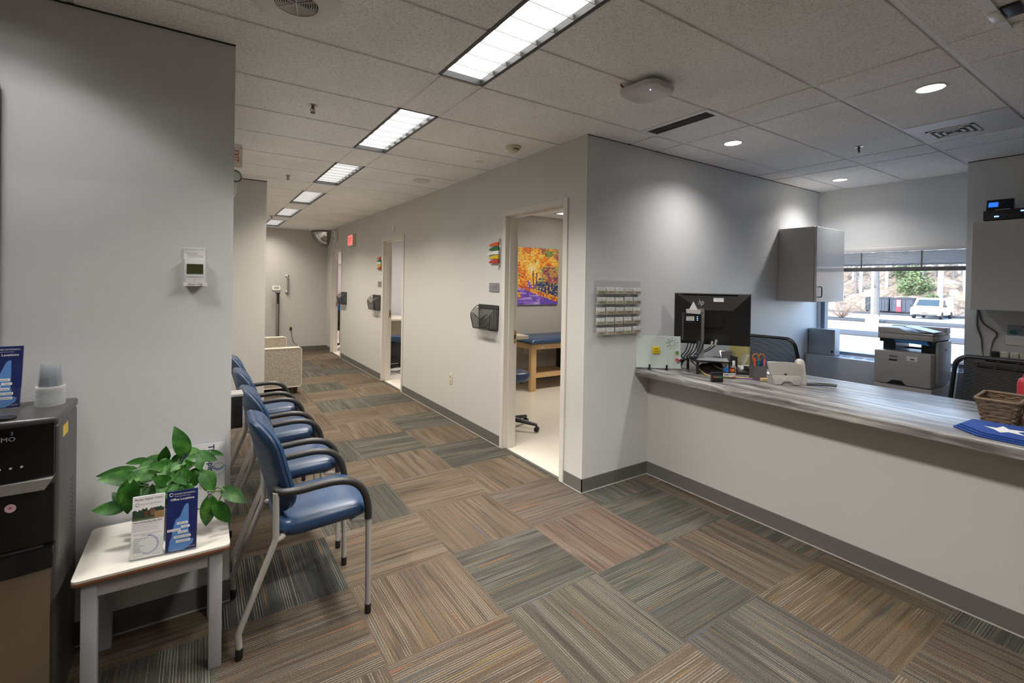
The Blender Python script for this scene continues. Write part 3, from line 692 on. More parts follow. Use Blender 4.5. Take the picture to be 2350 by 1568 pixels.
# holder and brochure on the cooler
t = thing('brochure_holder', 'clear brochure holder on top of the water cooler', 'brochure holder', (-.586, 2.275, 1.03), rz=-.02)
m = MB(ACRYL); m.box(-.051, .051, .0, .06, .0, .002); m.build('base_plate', t)
hold = thing('pocket_pair', None, None); hold.parent = t; hold.rotation_euler = (LEAN, 0, 0); hold.name = 'pocket_frame'
acrylic_pocket(hold, -.051, .051)
brochure('map', 'brochure', 'navy map brochure on top of the water cooler, cut by the left edge', (-.586, 2.279, 1.0365), (LEAN, 0, -.02))
# nested cups, upside down
CUP = clear('cup_plastic', (.95, .96, .97), .045, .15)
cup0 = None
for k in range(15):
    z = 1.0305 + .0047*k
    if cup0 is None:
        m = MB(CUP, clear('cup_rim', (.95, .96, .97), .38, .2)); m.lathe([(.0345, .0), (.042, .0), (.042, .0030), (.0345, .0034)], seg=32, mi=1, cap=False); m.lathe([(.0345, .002), (.0335, .02), (.0275, .086), (.0265, .088), (0, .088)], seg=28, cap=False); o = cup0 = m.build('plastic_cup')
    else: o = cup0.copy(); C.objects.link(o)
    o.location = (-.462, 2.305, z)
    ordn = ['lowest', 'second', 'third', 'fourth', 'fifth', 'sixth', 'seventh', 'eighth', 'ninth', 'tenth', 'eleventh', 'twelfth', 'thirteenth', 'fourteenth', 'topmost'][k]
    tag(o, 'clear upturned plastic cup, %s%s in the nested stack on the cooler' % (ordn, '' if k in (0, 14) else ' from the bottom'), 'cup', 'nested cups on the water cooler')

# ------------------------------------------------------------ left wall things
t = thing('television', 'black wall television whose right edge enters the photo at the left', 'television', (-1.24, YL, 1.74))
m = MB(BLKG); m.box(-.60, .60, -.055, -.015, -.482, .482, bev=.004); m.build('bezel', t)
m = MB(mat('screen_dark', (.004, .004, .006), .12)); m.box(-.588, .588, -.0565, -.0545, -.468, .470); m.build('screen', t)
m = MB(BLKM); m.box(-.2, .2, -.016, -.0005, -.15, .15); m.build('wall_bracket', t)
t = thing('thermostat', 'white wall thermostat with green screen and a label strip', 'thermostat', (-.021, YL, 1.53))
m = MB(WHT); m.box(-.039, .039, -.026, 0.001, -.055, .056, bev=.003); m.build('body', t)
m = MB(mat('lcd_green', (.055, .065, .025), .2)); m.box(-.031, .031, -.0275, -.026, -.006, .037); m.build('screen', t)
for x0, x1, z0, z1 in ((-.033, -.010, -.021, -.011), (-.008, .033, -.021, -.011), (-.033, -.002, -.044, -.024), (.0, .033, -.044, -.024)):
    m = MB(mat('button_white', (.66, .65, .64), .4)); m.box(x0, x1, -.0272, -.026, z0, z1, bev=.0008, seg=1); m.build('button', t)
m = MB(PAPER); m.box(-.043, .048, -.031, -.0275, -.060, -.045); ls = m.build('label_strip', t)
m = MB(INK); letters(m, 'Sensor Only', .011, (.002, -.0316, -.0525)); m.build('lettering', ls)
t = thing('paper_notice', 'small printed paper notice stuck above the thermostat', 'notice', (-.023, YL, 1.612))
m = MB(PAPER); m.box(-.041, .041, -.004, -.0005, -.024, .026); m.build('sheet', t)
m = MB(INK)
for q, (s, x) in enumerate((('NOTE: This thermostat controls the', -.038), ('heat in this area only.', -.038), ('To change the temperature:', -.038), ('1  Press the up arrow', -.030), ('2  Wait for the display to change', -.030), ('3  Press hold to keep the setting', -.030), ('4  Set to schedule', -.030))):
    letters(m, s, .0046, (x, -.0046, .021-.0062*q-(.003 if q > 1 else 0)), align='LEFT')
m.build('lettering', t)
t = thing('wall_box', 'small black box with pale top on the wall end behind the nearest blue chair', 'box', (XL, 2.54, .88))
m = MB(BLK); m.box(.0005, .05, -.04, .05, -.085, .065, bev=.003); m.build('body', t)
m = MB(mat('pale_grey_plastic', (.38, .37, .35), .4)); m.box(.0005, .052, -.042, .052, .065, .078, bev=.002); m.build('cover', t)
# exit sign and emergency lamp on the hidden wall
t = thing('exit_sign', 'clear edge lit exit sign poking out past the left wall corner', 'exit sign', (XL, 2.93, 2.19))
m = MB(clear('exit_acrylic', (.86, .80, .78), .25)); m.box(.004, .062, -.004, .004, -.068, .06, bev=.008); m.build('panel', t)
m = MB(mat('exit_red', (.45, .02, .02), .4)); letters(m, 'EXIT', .04, (.030, -.0048, -.005), FR, sx=.8); m.build('lettering', t)
m = MB(WHT); m.box(.0005, .012, -.03, .03, -.07, .07, bev=.003); m.build('mount', t)
t = thing('emergency_light', 'cream emergency light unit with round lamp below the exit sign', 'emergency light', (XL, 3.2, 2.09))
m = MB(CREAM); m.prism([(.0005, -.10), (.035, -.098), (.046, -.07), (.046, .03), (.03, .07), (.0005, .085)], 'y', -.06, .08, bev=.008); m.build('body', t)
m = MB(mat('lamp_grey', (.30, .30, .27), .4)); m.lathe([(.02, -.03), (.036, -.01), (.038, .012), (.034, .016)], seg=24)
hd = m.build('lamp_head', t); hd.location = (.036, -.075, .018); hd.rotation_euler = (PI/2, 0, .35)
m = MB(mat('lamp_lens', (.5, .55, .5), .15), BLK); m.lathe([(0, .018), (.028, .017), (.028, .013), (0, .013)], seg=20, cap=False); m.lathe([(.028, .013), (.028, .019), (.034, .017), (.034, .013)], seg=20, cap=False, mi=1)
q_ = m.build('lens', hd)

# ------------------------------------------------------------ corridor: beige chairs, scale, wall fittings
def linen():
    t = NT('beige_linen'); oc = t.n('TexCoord').outputs['Object']
    a = t.n('TexNoise', {'Vector': t.n('Mapping', {'Vector': oc, 'Scale': (60, 60, 260)}).outputs[0], 'Scale': 1, 'Detail': 2}).outputs[0]
    b_ = t.n('TexNoise', {'Vector': t.n('Mapping', {'Vector': oc, 'Scale': (260, 260, 50)}).outputs[0], 'Scale': 1, 'Detail': 2}).outputs[0]
    f = t.math('ADD', a, b_)
    c = t.ramp(t.math('MULTIPLY', f, .5), [(.36, (.22, .19, .15)), (.5, (.36, .32, .26)), (.64, (.50, .46, .39))])
    return t.surf(t.bsdf(Base_Color=c, Roughness=.9, Normal=t.bump(f, .3, .002)))
LINEN = linen(); PIPE = mat('cream_piping', (.60, .56, .48), .7, var=.03); DWOOD = mat('dark_feet', (.03, .018, .012), .4)
def make_lounge():
    t = thing('loveseat', 'beige linen loveseat with pale piped arms past the blue chairs', 'sofa', (.41, 7.275, 0))
    for s in (-1, 1):
        y = s*.655
        m = MB(LINEN); m.prism([(a+.37, b_+.355) for a, b_ in rrect(.74, .51, .035, 5)], 'y', y-.05, y+.05); ar = m.build('arm_panel', t)
        m = MB(PIPE); ol = [(a+.37, b_+.355) for a, b_ in rrect(.744, .514, .037, 5)]
        for e in (-1, 1): m.tube([(a, y+e*.05, b_) for a, b_ in ol] + [(ol[0][0], y+e*.05, ol[0][1])], .006, seg=6)
        m.build('piping', ar)
    m = MB(LINEN); m.prism([(0, .10), (.16, .10), (.12, .60), (.0, .60)], 'y', -.604, .604, bev=.02); m.build('backrest', t)
    for s in (-1, 1): m = MB(LINEN); m.box(.14, .72, s*.301-.299, s*.301+.299, .26, .39, bev=.03, seg=3); m.build('seat_cushion', t)
    m = MB(LINEN); m.box(.08, .70, -.604, .604, .12, .26); m.build('seat_base', t)
    for x in (.06, .68):
        for y in (-.655, .655): m = MB(DWOOD); m.lathe([(.016, 0), (.028, .10)], (x, y, 0), seg=14); m.build('leg', t)
    return t
make_lounge()
t = thing('physician_scale', 'standing scale with tilted display head near the corridor end wall', 'scale', (1.34, 10.25, 0))
m = MB(BLKM); m.box(-.20, .20, -.25, .18, .02, .07, bev=.01); m.build('platform', t)
m = MB(STEEL, BLKM); m.box(-.025, .02, .12, .16, .07, 1.24); m.box(.02, .034, .115, .165, .07, 1.24, 1); m.build('column', t)
m = MB(BLKM); m.box(-.05, .05, .09, .17, 1.235, 1.255, bev=.004); m.box(-.012, .022, .10, .121, 1.02, 1.24); m.build('handle', t)
m = MB(mat('scale_head_grey', (.40, .40, .36), .4)); m.pillow(rrect(.17, .12, .03), [(.02, .02), (.9, .02), (1, .01), (1, -.01), (.8, -.03), (.02, -.03)], lambda x, y, h: (x-.03, .10-h*.8+y*.5, 1.335+y*.85+h*.6)); hd = m.build('display_head', t)
m = MB(mat('lcd_grey', (.20, .22, .18), .2)); flat(m, [(-.045, -.018), (.045, -.018), (.045, .03), (-.045, .03)], (-.03, .078, 1.346), Matrix(((1, 0, 0, 0), (0, .5, -.86, 0), (0, .86, .5, 0), (0, 0, 0, 1)))); m.build('screen', hd)
t = thing('grab_bar', 'short vertical steel grab bar on the corridor end wall', 'grab bar', (1.545, YE, 1.42))
m = MB(STEEL); m.tube(arc3([(0, -.004, .17), (0, -.045, .165), (0, -.055, .12), (0, -.055, -.12), (0, -.045, -.165), (0, -.004, -.17)], 4), .017, seg=12); m.build('bar', t)
for z in (-.17, .17): m = MB(STEEL); m.lathe([(0, 0), (.036, 0), (.038, .006), (.03, .012), (0, .012)], seg=20, cap=False); q_ = m.build('flange', t); q_.location = (0, .001, z); q_.rotation_euler = (PI/2, 0, 0)
def outlet(loc, F, label, plug=False, toggle=False):
    # wall plate built facing -Y then turned
    t = thing('wall_outlet', label, 'outlet', loc, rot=(0, 0, 0 if F == 'y' else -PI/2))
    m = MB(CREAM); m.box(-.036, .036, -.006, -.0005, -.058, .058, bev=.002, seg=1); m.build('cover_plate', t)
    m = MB(mat('outlet_face', (.50, .45, .30), .4), BLK)
    for z in ((-.025, .025) if not toggle else (0,)):
        m.box(-.017, .017, -.0085, -.006, z-.014, z+.014)
        for x in (-.006, .006): m.box(x-.001, x+.001, -.009, -.0085, z-.004, z+.006, 1)
    m.build('receptacle', t)
    if plug:
        m = MB(BLK); m.box(-.02, .02, -.045, -.0095, -.05, .0, bev=.005); m.build('power_adapter', t)
        m = MB(BLK); m.tube(arc3([(0, -.03, -.05), (.02, -.03, -.16), (.05, -.03, -.30), (.12, -.04, -.38), (.16, -.03, -.46)], 5), .004, seg=6); m.build('cord', t)
outlet((1.62, YE, .52), 'y', 'cream outlet with black adapter on the corridor end wall', plug=True)
outlet((XR, 4.55, .45), 'x', 'cream wall outlet low on the corridor wall between two doorways')
# corner mirror
t = thing('convex_mirror', 'quarter dome safety mirror up in the far corridor corner', 'mirror', (2.343, YE, H-.006))
m = MB(mat('mirror_rim', (.20, .19, .17), .4)); NQ = 10
def qd(r, a, e): return (-r*math.cos(e)*math.sin(a), -r*math.cos(e)*math.cos(a), -r*math.sin(e))
def qpatch(mb, r, a0, a1, e0, e1, n=10):
    g = [[mb.v(qd(r, a0+(a1-a0)*i/n, e0+(e1-e0)*j/n)) for j in range(n+1)] for i in range(n+1)]
    for i in range(n):
        for j in range(n): mb.f([g[i][j], g[i+1][j], g[i+1][j+1], g[i][j+1]])
qpatch(m, .33, .02, PI/2-.02, .0, PI/2-.06); m.poly([qd(.33, .02+(PI/2-.04)*i/10, .0) for i in range(11)] + [(0, -.001, 0)]); m.build('rim', t)
m = MB(CHROME); qpatch(m, .336, .25, PI/2-.22, .12, 1.05); m.build('mirror_dome', t)
# exit sign (lit red), strobe, chime
def onX(name, label, cat, y, z): return thing(name, label, cat, (XR, y, z), rot=(0, 0, -PI/2))
t = onX('exit_sign', 'red lit exit sign on the corridor wall between the middle and farthest doorways', 'exit sign', 8.50, 2.25)
m = MB(CREAM); m.box(-.16, .16, -.055, -.0005, -.105, .105, bev=.006); m.build('housing', t)
m = MB(emis('exit_glow', (.95, .13, .12), 1.0)); m.box(-.145, .145, -.0575, -.055, -.088, .088); m.build('lit_face', t)
m = MB(mat('exit_letters', (.45, .04, .04), .5)); letters(m, 'EXIT', .13, (0, -.058, .0), sx=.8, bold=.002); m.build('lettering', t)
t = onX('fire_alarm', 'white alarm strobe box high on the corridor wall over the farthest doorway', 'alarm', 9.70, 2.42)
m = MB(WHT); m.box(-.06, .06, -.06, 0.001, -.11, .11, bev=.006); m.build('housing', t)
m = MB(mat('strobe_lens', (.25, .22, .2), .2)); m.box(-.03, .03, -.066, -.06, -.08, -.01); m.build('lens', t)
m = MB(mat('alarm_grey', (.2, .2, .19), .5))
for q in range(4): m.box(-.03, .03, -.062, -.06, .02+.016*q, .028+.016*q)
m.build('sounder_slots', t)
t = onX('door_chime', 'tiny white door sensor above the middle doorway', 'sensor', 6.40, 2.28)
m = MB(WHT); m.box(-.028, .028, -.02, 0.001, -.04, .04, bev=.012); tag(m.build('cover', t), None, None)
# file pockets
def meshwire():
    t = NT('wire_mesh'); oc = t.n('TexCoord').outputs['Object']
    s = t.n('SeparateXYZ', [oc]).outputs
    u = t.math('PINGPONG', t.math('MULTIPLY', t.math('ADD', s[0], s[1]), 1.0), .0022); v = t.math('PINGPONG', s[2], .0022)
    f = t.math('MAXIMUM', t.math('LESS_THAN', u, .0007), t.math('LESS_THAN', v, .0007))
    d = t.bsdf(Base_Color=(.015, .015, .015, 1), Roughness=.5)
    return t.surf(t.n('MixShader', [f, t.n('BsdfTransparent').outputs[0], d.outputs[0]]))
MESHW = meshwire()
def make_pocket():
    t = thing('file_pocket', '', 'wall file', rot=(0, 0, -PI/2))
    m = MB(MESHW)
    m.poly([(-.17, -.003, 0), (.17, -.003, 0), (.18, -.003, .20), (-.18, -.003, .20)])
    fr = [(-.15, -.085, .005), (.15, -.085, .005), (.175, -.10, .13), (.09, -.10, .145), (.0, -.10, .10), (-.09, -.10, .145), (-.175, -.10, .13)]
    m.poly(fr)
    for s in (-1, 1): m.poly([(s*.17, -.003, 0), (s*.15, -.085, .005), (s*.175, -.10, .13), (s*.18, -.06, .19), (s*.18, -.003, .21)])
    m.poly([(-.17, -.003, 0), (.17, -.003, 0), (.15, -.085, .005), (-.15, -.085, .005)]); m.build('mesh_basket', t)
    m = MB(BLKM)
    m.tube([(-.17, -.004, 0), (.17, -.004, 0), (.15, -.085, .005), (-.15, -.085, .005), (-.17, -.004, 0)], .004, seg=6)
    m.tube(arc3([(-.15, -.085, .005), (-.175, -.10, .13), (-.13, -.10, .15), (-.06, -.10, .12), (0, -.10, .10), (.06, -.10, .12), (.13, -.10, .15), (.175, -.10, .13), (.15, -.085, .005)], 4), .004, seg=6)
    for s in (-1, 1): m.tube(arc3([(s*.17, -.004, 0), (s*.18, -.004, .21), (s*.18, -.05, .20), (s*.178, -.09, .16), (s*.175, -.10, .13)], 4), .004, seg=6)
    m.build('wire_frame', t)
    m = MB(BLKM, WHT); m.box(-.182, .182, -.008, -.0005, .195, .235, bev=.002, seg=1)
    for s in (-1, 1):
        for z in (.207, .223): m.lathe([(0, 0), (.004, 0), (.004, .001), (0, .001)], (s*.165, -.0095, z), 1, 8, False)
    m.build('top_rail', t); return t
fp = make_pocket(); fp.location = (XR, 3.78, 1.066)
for k, (y, lb) in enumerate(((3.78, 'black wire mesh file pocket beside the nearest doorway'), (7.11, 'black wire mesh file pocket beside the middle doorway'), (9.06, 'small far black wire mesh file pocket at the farthest doorway'))):
    o = fp if k == 0 else copy_tree(fp); o.location = (XR, y, 1.066); o['label'] = lb; o['group'] = 'mesh file pockets on the corridor wall'
for y, lb, dx in ((3.685, 'grey room sign plate left of the nearest doorway', 0), (6.97, 'grey room sign plate left of the middle doorway', 0)):
    t = onX('room_sign', lb, 'sign', y, 1.468); t['group'] = 'grey room sign plates'
    m = MB(mat('sign_grey', (.20, .20, .205), .4)); m.box(-.085, .085, -.008, -.0005, -.042, .042, bev=.002, seg=1); m.build('plate', t)
    m = MB(mat('sign_text', (.08, .08, .085), .5)); letters(m, 'EXAM', .026, (.025, -.0085, 0)); m.build('lettering', t)
FLG = [('orange', (.60, .09, .02)), ('green', (.015, .13, .04)), ('white', (.68, .68, .66)), ('yellow', (.62, .42, .02)), ('red', (.42, .03, .02))]
def make_flags():
    t = thing('signal_flags', '', 'signal flags', rot=(0, 0, -PI/2))
    m = MB(STEEL); m.box(-.012, .012, -.012, -.0005, -.13, .13, bev=.002, seg=1); m.tube(arc3([(0, -.01, -.13), (0, -.02, -.145), (.004, -.012, -.155)], 3), .003, seg=6); m.build('mounting_bar', t)
    for k, (n, c) in enumerate(FLG):
        z = .082-.04*k
        m = MB(mat('flag_'+n, c, .35)); L = .16 if n != 'white' else .19
        m.prism([(.006, z+.016), (-.05, z+.017), (-L+.02, z+.004), (-L, z-.004), (-L+.006, z-.015), (.006, z-.018)], 'y', -.028, -.013, bev=.003); f = m.build('flag', t); f['label'] = n + ' plastic flag'
    return t
fg = make_flags()
for k, (y, lb) in enumerate(((3.595, 'five coloured signal flags beside the nearest doorway'), (6.90, 'five coloured signal flags beside the middle doorway'))):
    o = fg if k == 0 else copy_tree(fg); o.location = (XR, y, 1.79); o['label'] = lb; o['group'] = 'exam room signal flags'

# ------------------------------------------------------------ exam room one
t = thing('canvas_painting', 'autumn trees and purple road canvas hanging in the first exam room', 'painting', (4.52, 5.86, 1.632))
W2, H2 = .413, .446; NX, NZ = 132, 142
g = MB(attr_mat('painting_canvas', .5)); pcol = []
def paint(u, v):
    n = noise.noise; q = lambda sx, sy, o_: n((u*sx+o_, v*sy, o_))
    y = 1-v
    road = .30 + .02*math.sin(u*7)
    left = .10 - .12*(v-.02); edge_r = 1.05 - 3.1*max(v-.02, 0)*(.9-.9*v)
    b_ = q(24, 36, 3.1); d = q(10, 12, 7.7); e = q(4, 5, 1.3)
    trunk = abs(u-(.40+.02*math.sin(v*9))) < .013 and .24 < v < .60 or abs(u-(.455+.05*(v-.25))) < .012 and .26 < v < .56
    if v < .30 and u < .05 + 3.6*(.30-v) - .25*b_*.2 and not (u < .10+.05*b_ and .12 < v < .22):
        c = Vector((.16, .075, .42)) + Vector((.12, .05, .18))*(d+.6*b_)
        if q(3, 40, 5.5) > .28: c = c*.4 + Vector((.50, .40, .72))*.6
        if v < .10 and u > .55: c = Vector((.10, .06, .40)) + Vector((.3, .02, .0))*max(0, b_)
        return c
    if v < .34 and v < .36 - .22*u:
        c = Vector((.62, .30, .04)) if d+b_ > -.1 else Vector((.45, .09, .04))
        return c*(1+.4*b_)
    if trunk: return Vector((.06, .02, .08)) + Vector((.1, .05, .1))*max(0, b_)
    if v < .40 + .16*d + .08*e and u > .47 + .10*d and b_ < .25 + .3*(.42-v): return Vector((.03, .03, .13)) if b_ < .12 else Vector((.25, .30, .12))
    if v < .42 and .25 < u < .5 and d+b_ < -.15: return Vector((.16, .08, .40))
    t_ = .42*math.exp(-((u-.36)**2/.035+(v-.62)**2/.03)) - (.10 if u > .6 else 0) + .62*b_ + .40*d + .28*e + .02
    pal = [(-.9, (.12, .03, .10)), (-.5, (.35, .05, .05)), (-.22, (.55, .11, .02)), (.02, (.68, .24, .02)), (.25, (.74, .45, .05)), (.5, (.70, .52, .16)), (.9, (.72, .62, .50))]
    if q(6, 7, 11.0) + (.18 if u > .5 else -.1) > .34: pal = [(-.9, (.03, .07, .03)), (-.3, (.10, .16, .05)), (.1, (.28, .30, .08)), (.5, (.55, .45, .14)), (.9, (.7, .66, .5))]
    if u > .55 and e < .05: pal = [(-.9, (.05, .05, .12)), (-.45, (.20, .06, .10)), (-.2, (.40, .10, .06)), (.0, (.35, .30, .08)), (.25, (.62, .30, .08)), (.5, (.70, .55, .12)), (.9, (.75, .62, .50))]
    for (a, ca_), (b2, cb_) in zip(pal, pal[1:]):
        if t_ < b2: k = max(0, (t_-a)/(b2-a)); return Vector(ca_)*(1-k) + Vector(cb_)*k
    return Vector(pal[-1][1])
P_ = [[g.v((-W2+2*W2*i/NX, -.032, -H2+2*H2*j/NZ)) for j in range(NZ+1)] for i in range(NX+1)]
for i in range(NX):
    for j in range(NZ):
        g.f([P_[i][j], P_[i+1][j], P_[i+1][j+1], P_[i][j+1]]); pcol.append(paint((i+.5)/NX, (j+.5)/NZ))
go = g.build('painted_front', t); a = go.data.color_attributes.new('paint', 'FLOAT_COLOR', 'CORNER')
for p in go.data.polygons:
    c = pcol[p.index]
    for li in p.loop_indices: a.data[li].color = (max(c.x, .01), max(c.y, .01), max(c.z, .01), 1)
m = MB(mat('canvas_edge', (.10, .05, .14), .6, var=.3, vs=40)); m.box(-W2, W2, -.0315, -.0005, -H2, H2); m.build('canvas_edge', t)

t = thing('exam_table', 'maple exam table with blue padded top in the first exam room', 'exam table', (4.75, 5.42, 0))
m = MB(VINYLB); m.pillow(rrect(1.82, .68, .05, 6), padprof(.085, .08), lambda x, y, h: (x, y, .705+h)); m.build('padded_top', t)
m = MB(WOODM, WOODM)
m.box(-.80, .80, -.245, -.222, .585, .66); m.box(-.80, .80, .222, .245, .585, .66)
for s in (-1, 1): m.box(s*.80-.012, s*.80+.012, -.222, .222, .585, .66)
m.build('apron', t)
for sx in (-1, 1):
    for sy in (-1, 1): m = MB(WOODM); m.box(sx*.80-.045, sx*.80+.045, sy*.235-.03, sy*.235+.03, .004, .662, bev=.003); m.build('leg', t)
m = MB(WOODM); m.box(-.755, .755, -.20, .20, .215, .24); m.box(-.755, .755, -.222, -.20, .18, .245); m.build('lower_shelf', t)
m = MB(mat('label_white', (.7, .68, .62), .5)); m.box(-.66, -.61, -.2462, -.245, .595, .625); m.build('maker_label', t)
def make_stool(seatz, col):
    t = thing('rolling_stool', '', 'stool')
    m = MB(col); m.pillow(circ(.185, 32), padprof(.095, .12), lambda x, y, h: (x, y, seatz-.045+h)); m.build('seat', t)
    m = MB(BLKM); m.lathe([(.03, .09), (.03, .26), (.016, .26), (.016, seatz-.10), (.07, seatz-.095), (.07, seatz-.085)], seg=16); m.tube([(.02, 0, seatz-.11), (.10, -.03, seatz-.125)], .005, seg=6); m.lathe([(.0, seatz-.135), (.022, seatz-.135), (.022, seatz-.11), (0, seatz-.11)], (.10, -.03, 0), seg=12, cap=False); m.build('gas_column', t)
    m = MB(BLK)
    for k in range(5):
        a = 2*PI*k/5+.35; c_, s_ = math.cos(a), math.sin(a)
        m.tube([(.02*c_, .02*s_, .105), (.27*c_, .27*s_, .072)], [.026, .017], seg=8)
    m.build('star_base', t)
    for k in range(5):
        a = 2*PI*k/5+.35; c_, s_ = math.cos(a), math.sin(a)
        m = MB(BLK); x, y = .27*c_, .27*s_
        for e in (-.013, .013): m.tube([(x-s_*(e-.007), y+c_*(e-.007), .029), (x-s_*(e+.007), y+c_*(e+.007), .029)], .025, seg=14)
        m.tube([(x, y, .03), (x, y, .07)], .008, seg=8); m.build('caster', t)
    return t
s1 = make_stool(.60, VINYLB); s1.location = (2.74, 3.94, .004); s1['label'] = 'round blue rolling stool just inside the nearest doorway'; s1['group'] = 'blue rolling stools'
s2 = copy_tree(s1); s2.location = (2.86, 7.42, .004); s2['label'] = 'blue rolling stool seen through the middle doorway'; s2.rotation_euler = (0, 0, .5)
outlet((4.335, 5.86, .47), 'y', 'cream wall plate left under the exam table')
outlet((4.61, 5.86, .47), 'y', 'cream outlet right under the exam table, beside the bin')
t = thing('waste_bin', 'black plastic bin standing on the exam table shelf', 'bin', (4.83, 5.45, .241))
m = MB(BLK); m.prism(rrect(.30, .24, .04, 5), 'z', 0, .30, bev=.006); m.prism(rrect(.33, .27, .05, 5), 'z', .30, .33, bev=.004); m.build('body', t)
DESK = mat('desk_laminate', (.66, .60, .50), .3, var=.03)
t = thing('exam_desk', 'cream laminate desk end showing at the left edge of the nearest doorway', 'desk', (2.463, 4.35, 0))
m = MB(DESK); m.box(.001, .66, -.17, .9, .89, .93, bev=.003); m.build('desktop', t)
m = MB(DESK); m.box(.02, .62, .85, .88, .004, .89); m.build('side_panel', t)
t = thing('exam_light', 'square ceiling light panel glimpsed through the nearest doorway', 'ceiling light', (4.85, 5.20, H-.006))
m = MB(WHT)
for s in (-1, 1): m.box(s*.29-.012, s*.29+.012, -.30, .30, -.006, .0); m.box(-.30, .30, s*.29-.012, s*.29+.012, -.006, 0)
m.build('frame', t)
m = MB(LUMW); m.box(-.28, .28, -.28, .28, -.003, -.001); m.build('diffuser', t)
area('exam_lamp', (4.3, 4.4, H-.02), 1.1, .5, 19, (1, .93, .82), 160)
area('exam_lamp', (4.2, 7.5, H-.02), 1.1, .5, 34, (1, .95, .90), 160)
area('exam_lamp', (4.0, 10.8, H-.02), 1.1, .5, 36, (1, .92, .88), 160)
# second and third exam rooms
t = thing('exam_desk', 'white desk with end panel seen through the middle doorway', 'desk', (2.75, 8.45, 0))
m = MB(DESK); m.box(-.285, 1.0, -.38, .55, .80, .84, bev=.003); m.build('desktop', t)
m = MB(DESK); m.box(-.25, 1.0, .45, .48, .004, .80); m.build('back_panel', t)
m = MB(DESK); m.box(.96, .99, -.36, .45, .004, .80); m.build('side_panel', t)
t = thing('tray_cart', 'low black supply cart with items, behind the stool in the middle room', 'cart', (2.98, 7.86, .004))
m = MB(BLKM); m.box(-.25, .25, -.13, .13, .08, .46, bev=.01); m.box(-.28, .28, -.15, .15, .47, .49); m.box(-.28, .28, -.15, -.14, .49, .54); m.build('body', t)
m = MB(WHT)
rr = random.Random(3)
for k in range(12): m.tube([(-.2+.036*k, -.1+.05*rr.random(), .491), (-.19+.036*k, -.08, .54+.03*rr.random())], .012, seg=6)
m.build('supplies', t)
for k in range(4):
    m = MB(BLK); x, y = (-.2, .2)[k % 2], (-.09, .09)[k//2]; m.lathe([(0, 0), (.02, .005), (.02, .07), (.03, .08)], (x, y, 0), seg=10); m.build('caster', t)
t = thing('task_chair', 'black chair with blue back seen through the farthest doorway', 'chair', (2.68, 10.62, .004))
m = MB(mat('bright_blue_fabric', (.02, .09, .36), .7)); m.box(-.15, .25, -.03, .03, .78, 1.12, bev=.02); m.build('backrest', t)
m = MB(BLK); m.box(-.2, .25, -.3, .06, .42, .52, bev=.03); m.box(-.15, .25, -.045, -.031, .5, .85); m.build('seat', t)
m = MB(BLK); m.lathe([(.03, .09), (.03, .42)], seg=12)
for k in range(5): a = 2*PI*k/5; m.tube([(0, 0, .10), (.27*math.cos(a), .27*math.sin(a), .06)], .02, seg=8)
m.build('base', t)
t = thing('wall_picture', 'pale framed picture glimpsed through the farthest doorway', 'picture', (2.95, 12.2, 1.5))
m = MB(mat('frame_mauve', (.30, .24, .26), .5)); m.box(-.4, .4, -.03, -.0005, -.45, .45); m.build('frame', t)
m = MB(mat('print_pale', (.45, .38, .42), .6, var=.3, vs=8)); m.box(-.36, .36, -.032, -.03, -.41, .41); m.build('print', t)

# ------------------------------------------------------------ reception counter
def stone():
    t = NT('grey_laminate_stone'); oc = t.n('TexCoord').outputs['Object']
    w = t.n('TexNoise', {'Vector': t.n('Mapping', {'Vector': oc, 'Scale': (3, 1, 3)}).outputs[0], 'Scale': 1.6, 'Detail': 2}).outputs[0]
    off = t.n('CombineXYZ', [t.math('MULTIPLY', w, .22), 0, t.math('MULTIPLY', w, .1)]).outputs[0]
    vv = t.n('VectorMath', {0: oc, 1: off}, operation='ADD').outputs[0]
    a = t.n('TexNoise', {'Vector': t.n('Mapping', {'Vector': vv, 'Scale': (26, 1.6, 26)}).outputs[0], 'Scale': 1, 'Detail': 5, 'Roughness': .62}).outputs[0]
    c = t.ramp(a, [(.30, (.055, .05, .048)), (.43, (.14, .133, .128)), (.54, (.27, .262, .255)), (.66, (.48, .47, .455))])
    p = t.bsdf(Base_Color=c, Roughness=.33); return t.surf(p)
STONE = stone()
CX0, CX1, CZ = 2.885, 3.87, .855
m = MB(STONE); m.box(CX0, CX1, -3.99, YB-.002, .802, CZ, bev=.010, seg=3)
o = m.build('reception_counter'); tag(o, 'long grey streaked reception countertop running toward the viewer', 'counter')

def onC(name, label, cat, x, y, rz=0, group=None, z=CZ): return thing(name, label, cat, (x, y, z), rz, group)
# whiteboard
t = onC('glass_whiteboard', 'small white glass board with sun doodle standing at the counter end', 'whiteboard', 3.02, 2.355, -.70)
m = MB(mat('board_glass', (.60, .68, .65), .12, var=.02)); X = Matrix.Rotation(math.radians(-6), 4, 'X'); m.X = X; m.box(-.168, .168, 0, .004, .012, .262, bev=.001, seg=1); m.build('board', t)
m = MB(BLK)
for x in (-.068, .060): m.box(x-.007, x+.007, -.022, .035, 0, .010); m.box(x-.006, x+.006, -.012, -.003, .008, .04)
m.build('foot', t)
m = MB(INK); m.X = X; ringpoly(m, .0195, .022, 0, 360, (.105, -.0006, .205), n=24)
for k in range(9):
    a = 2*PI*k/9+.2; m.tube([(.105+.030*math.cos(a), -.0006, .205+.030*math.sin(a)), (.105+.046*math.cos(a), -.0006, .205+.046*math.sin(a))], .0012, seg=5)
m.build('sun_drawing', t)
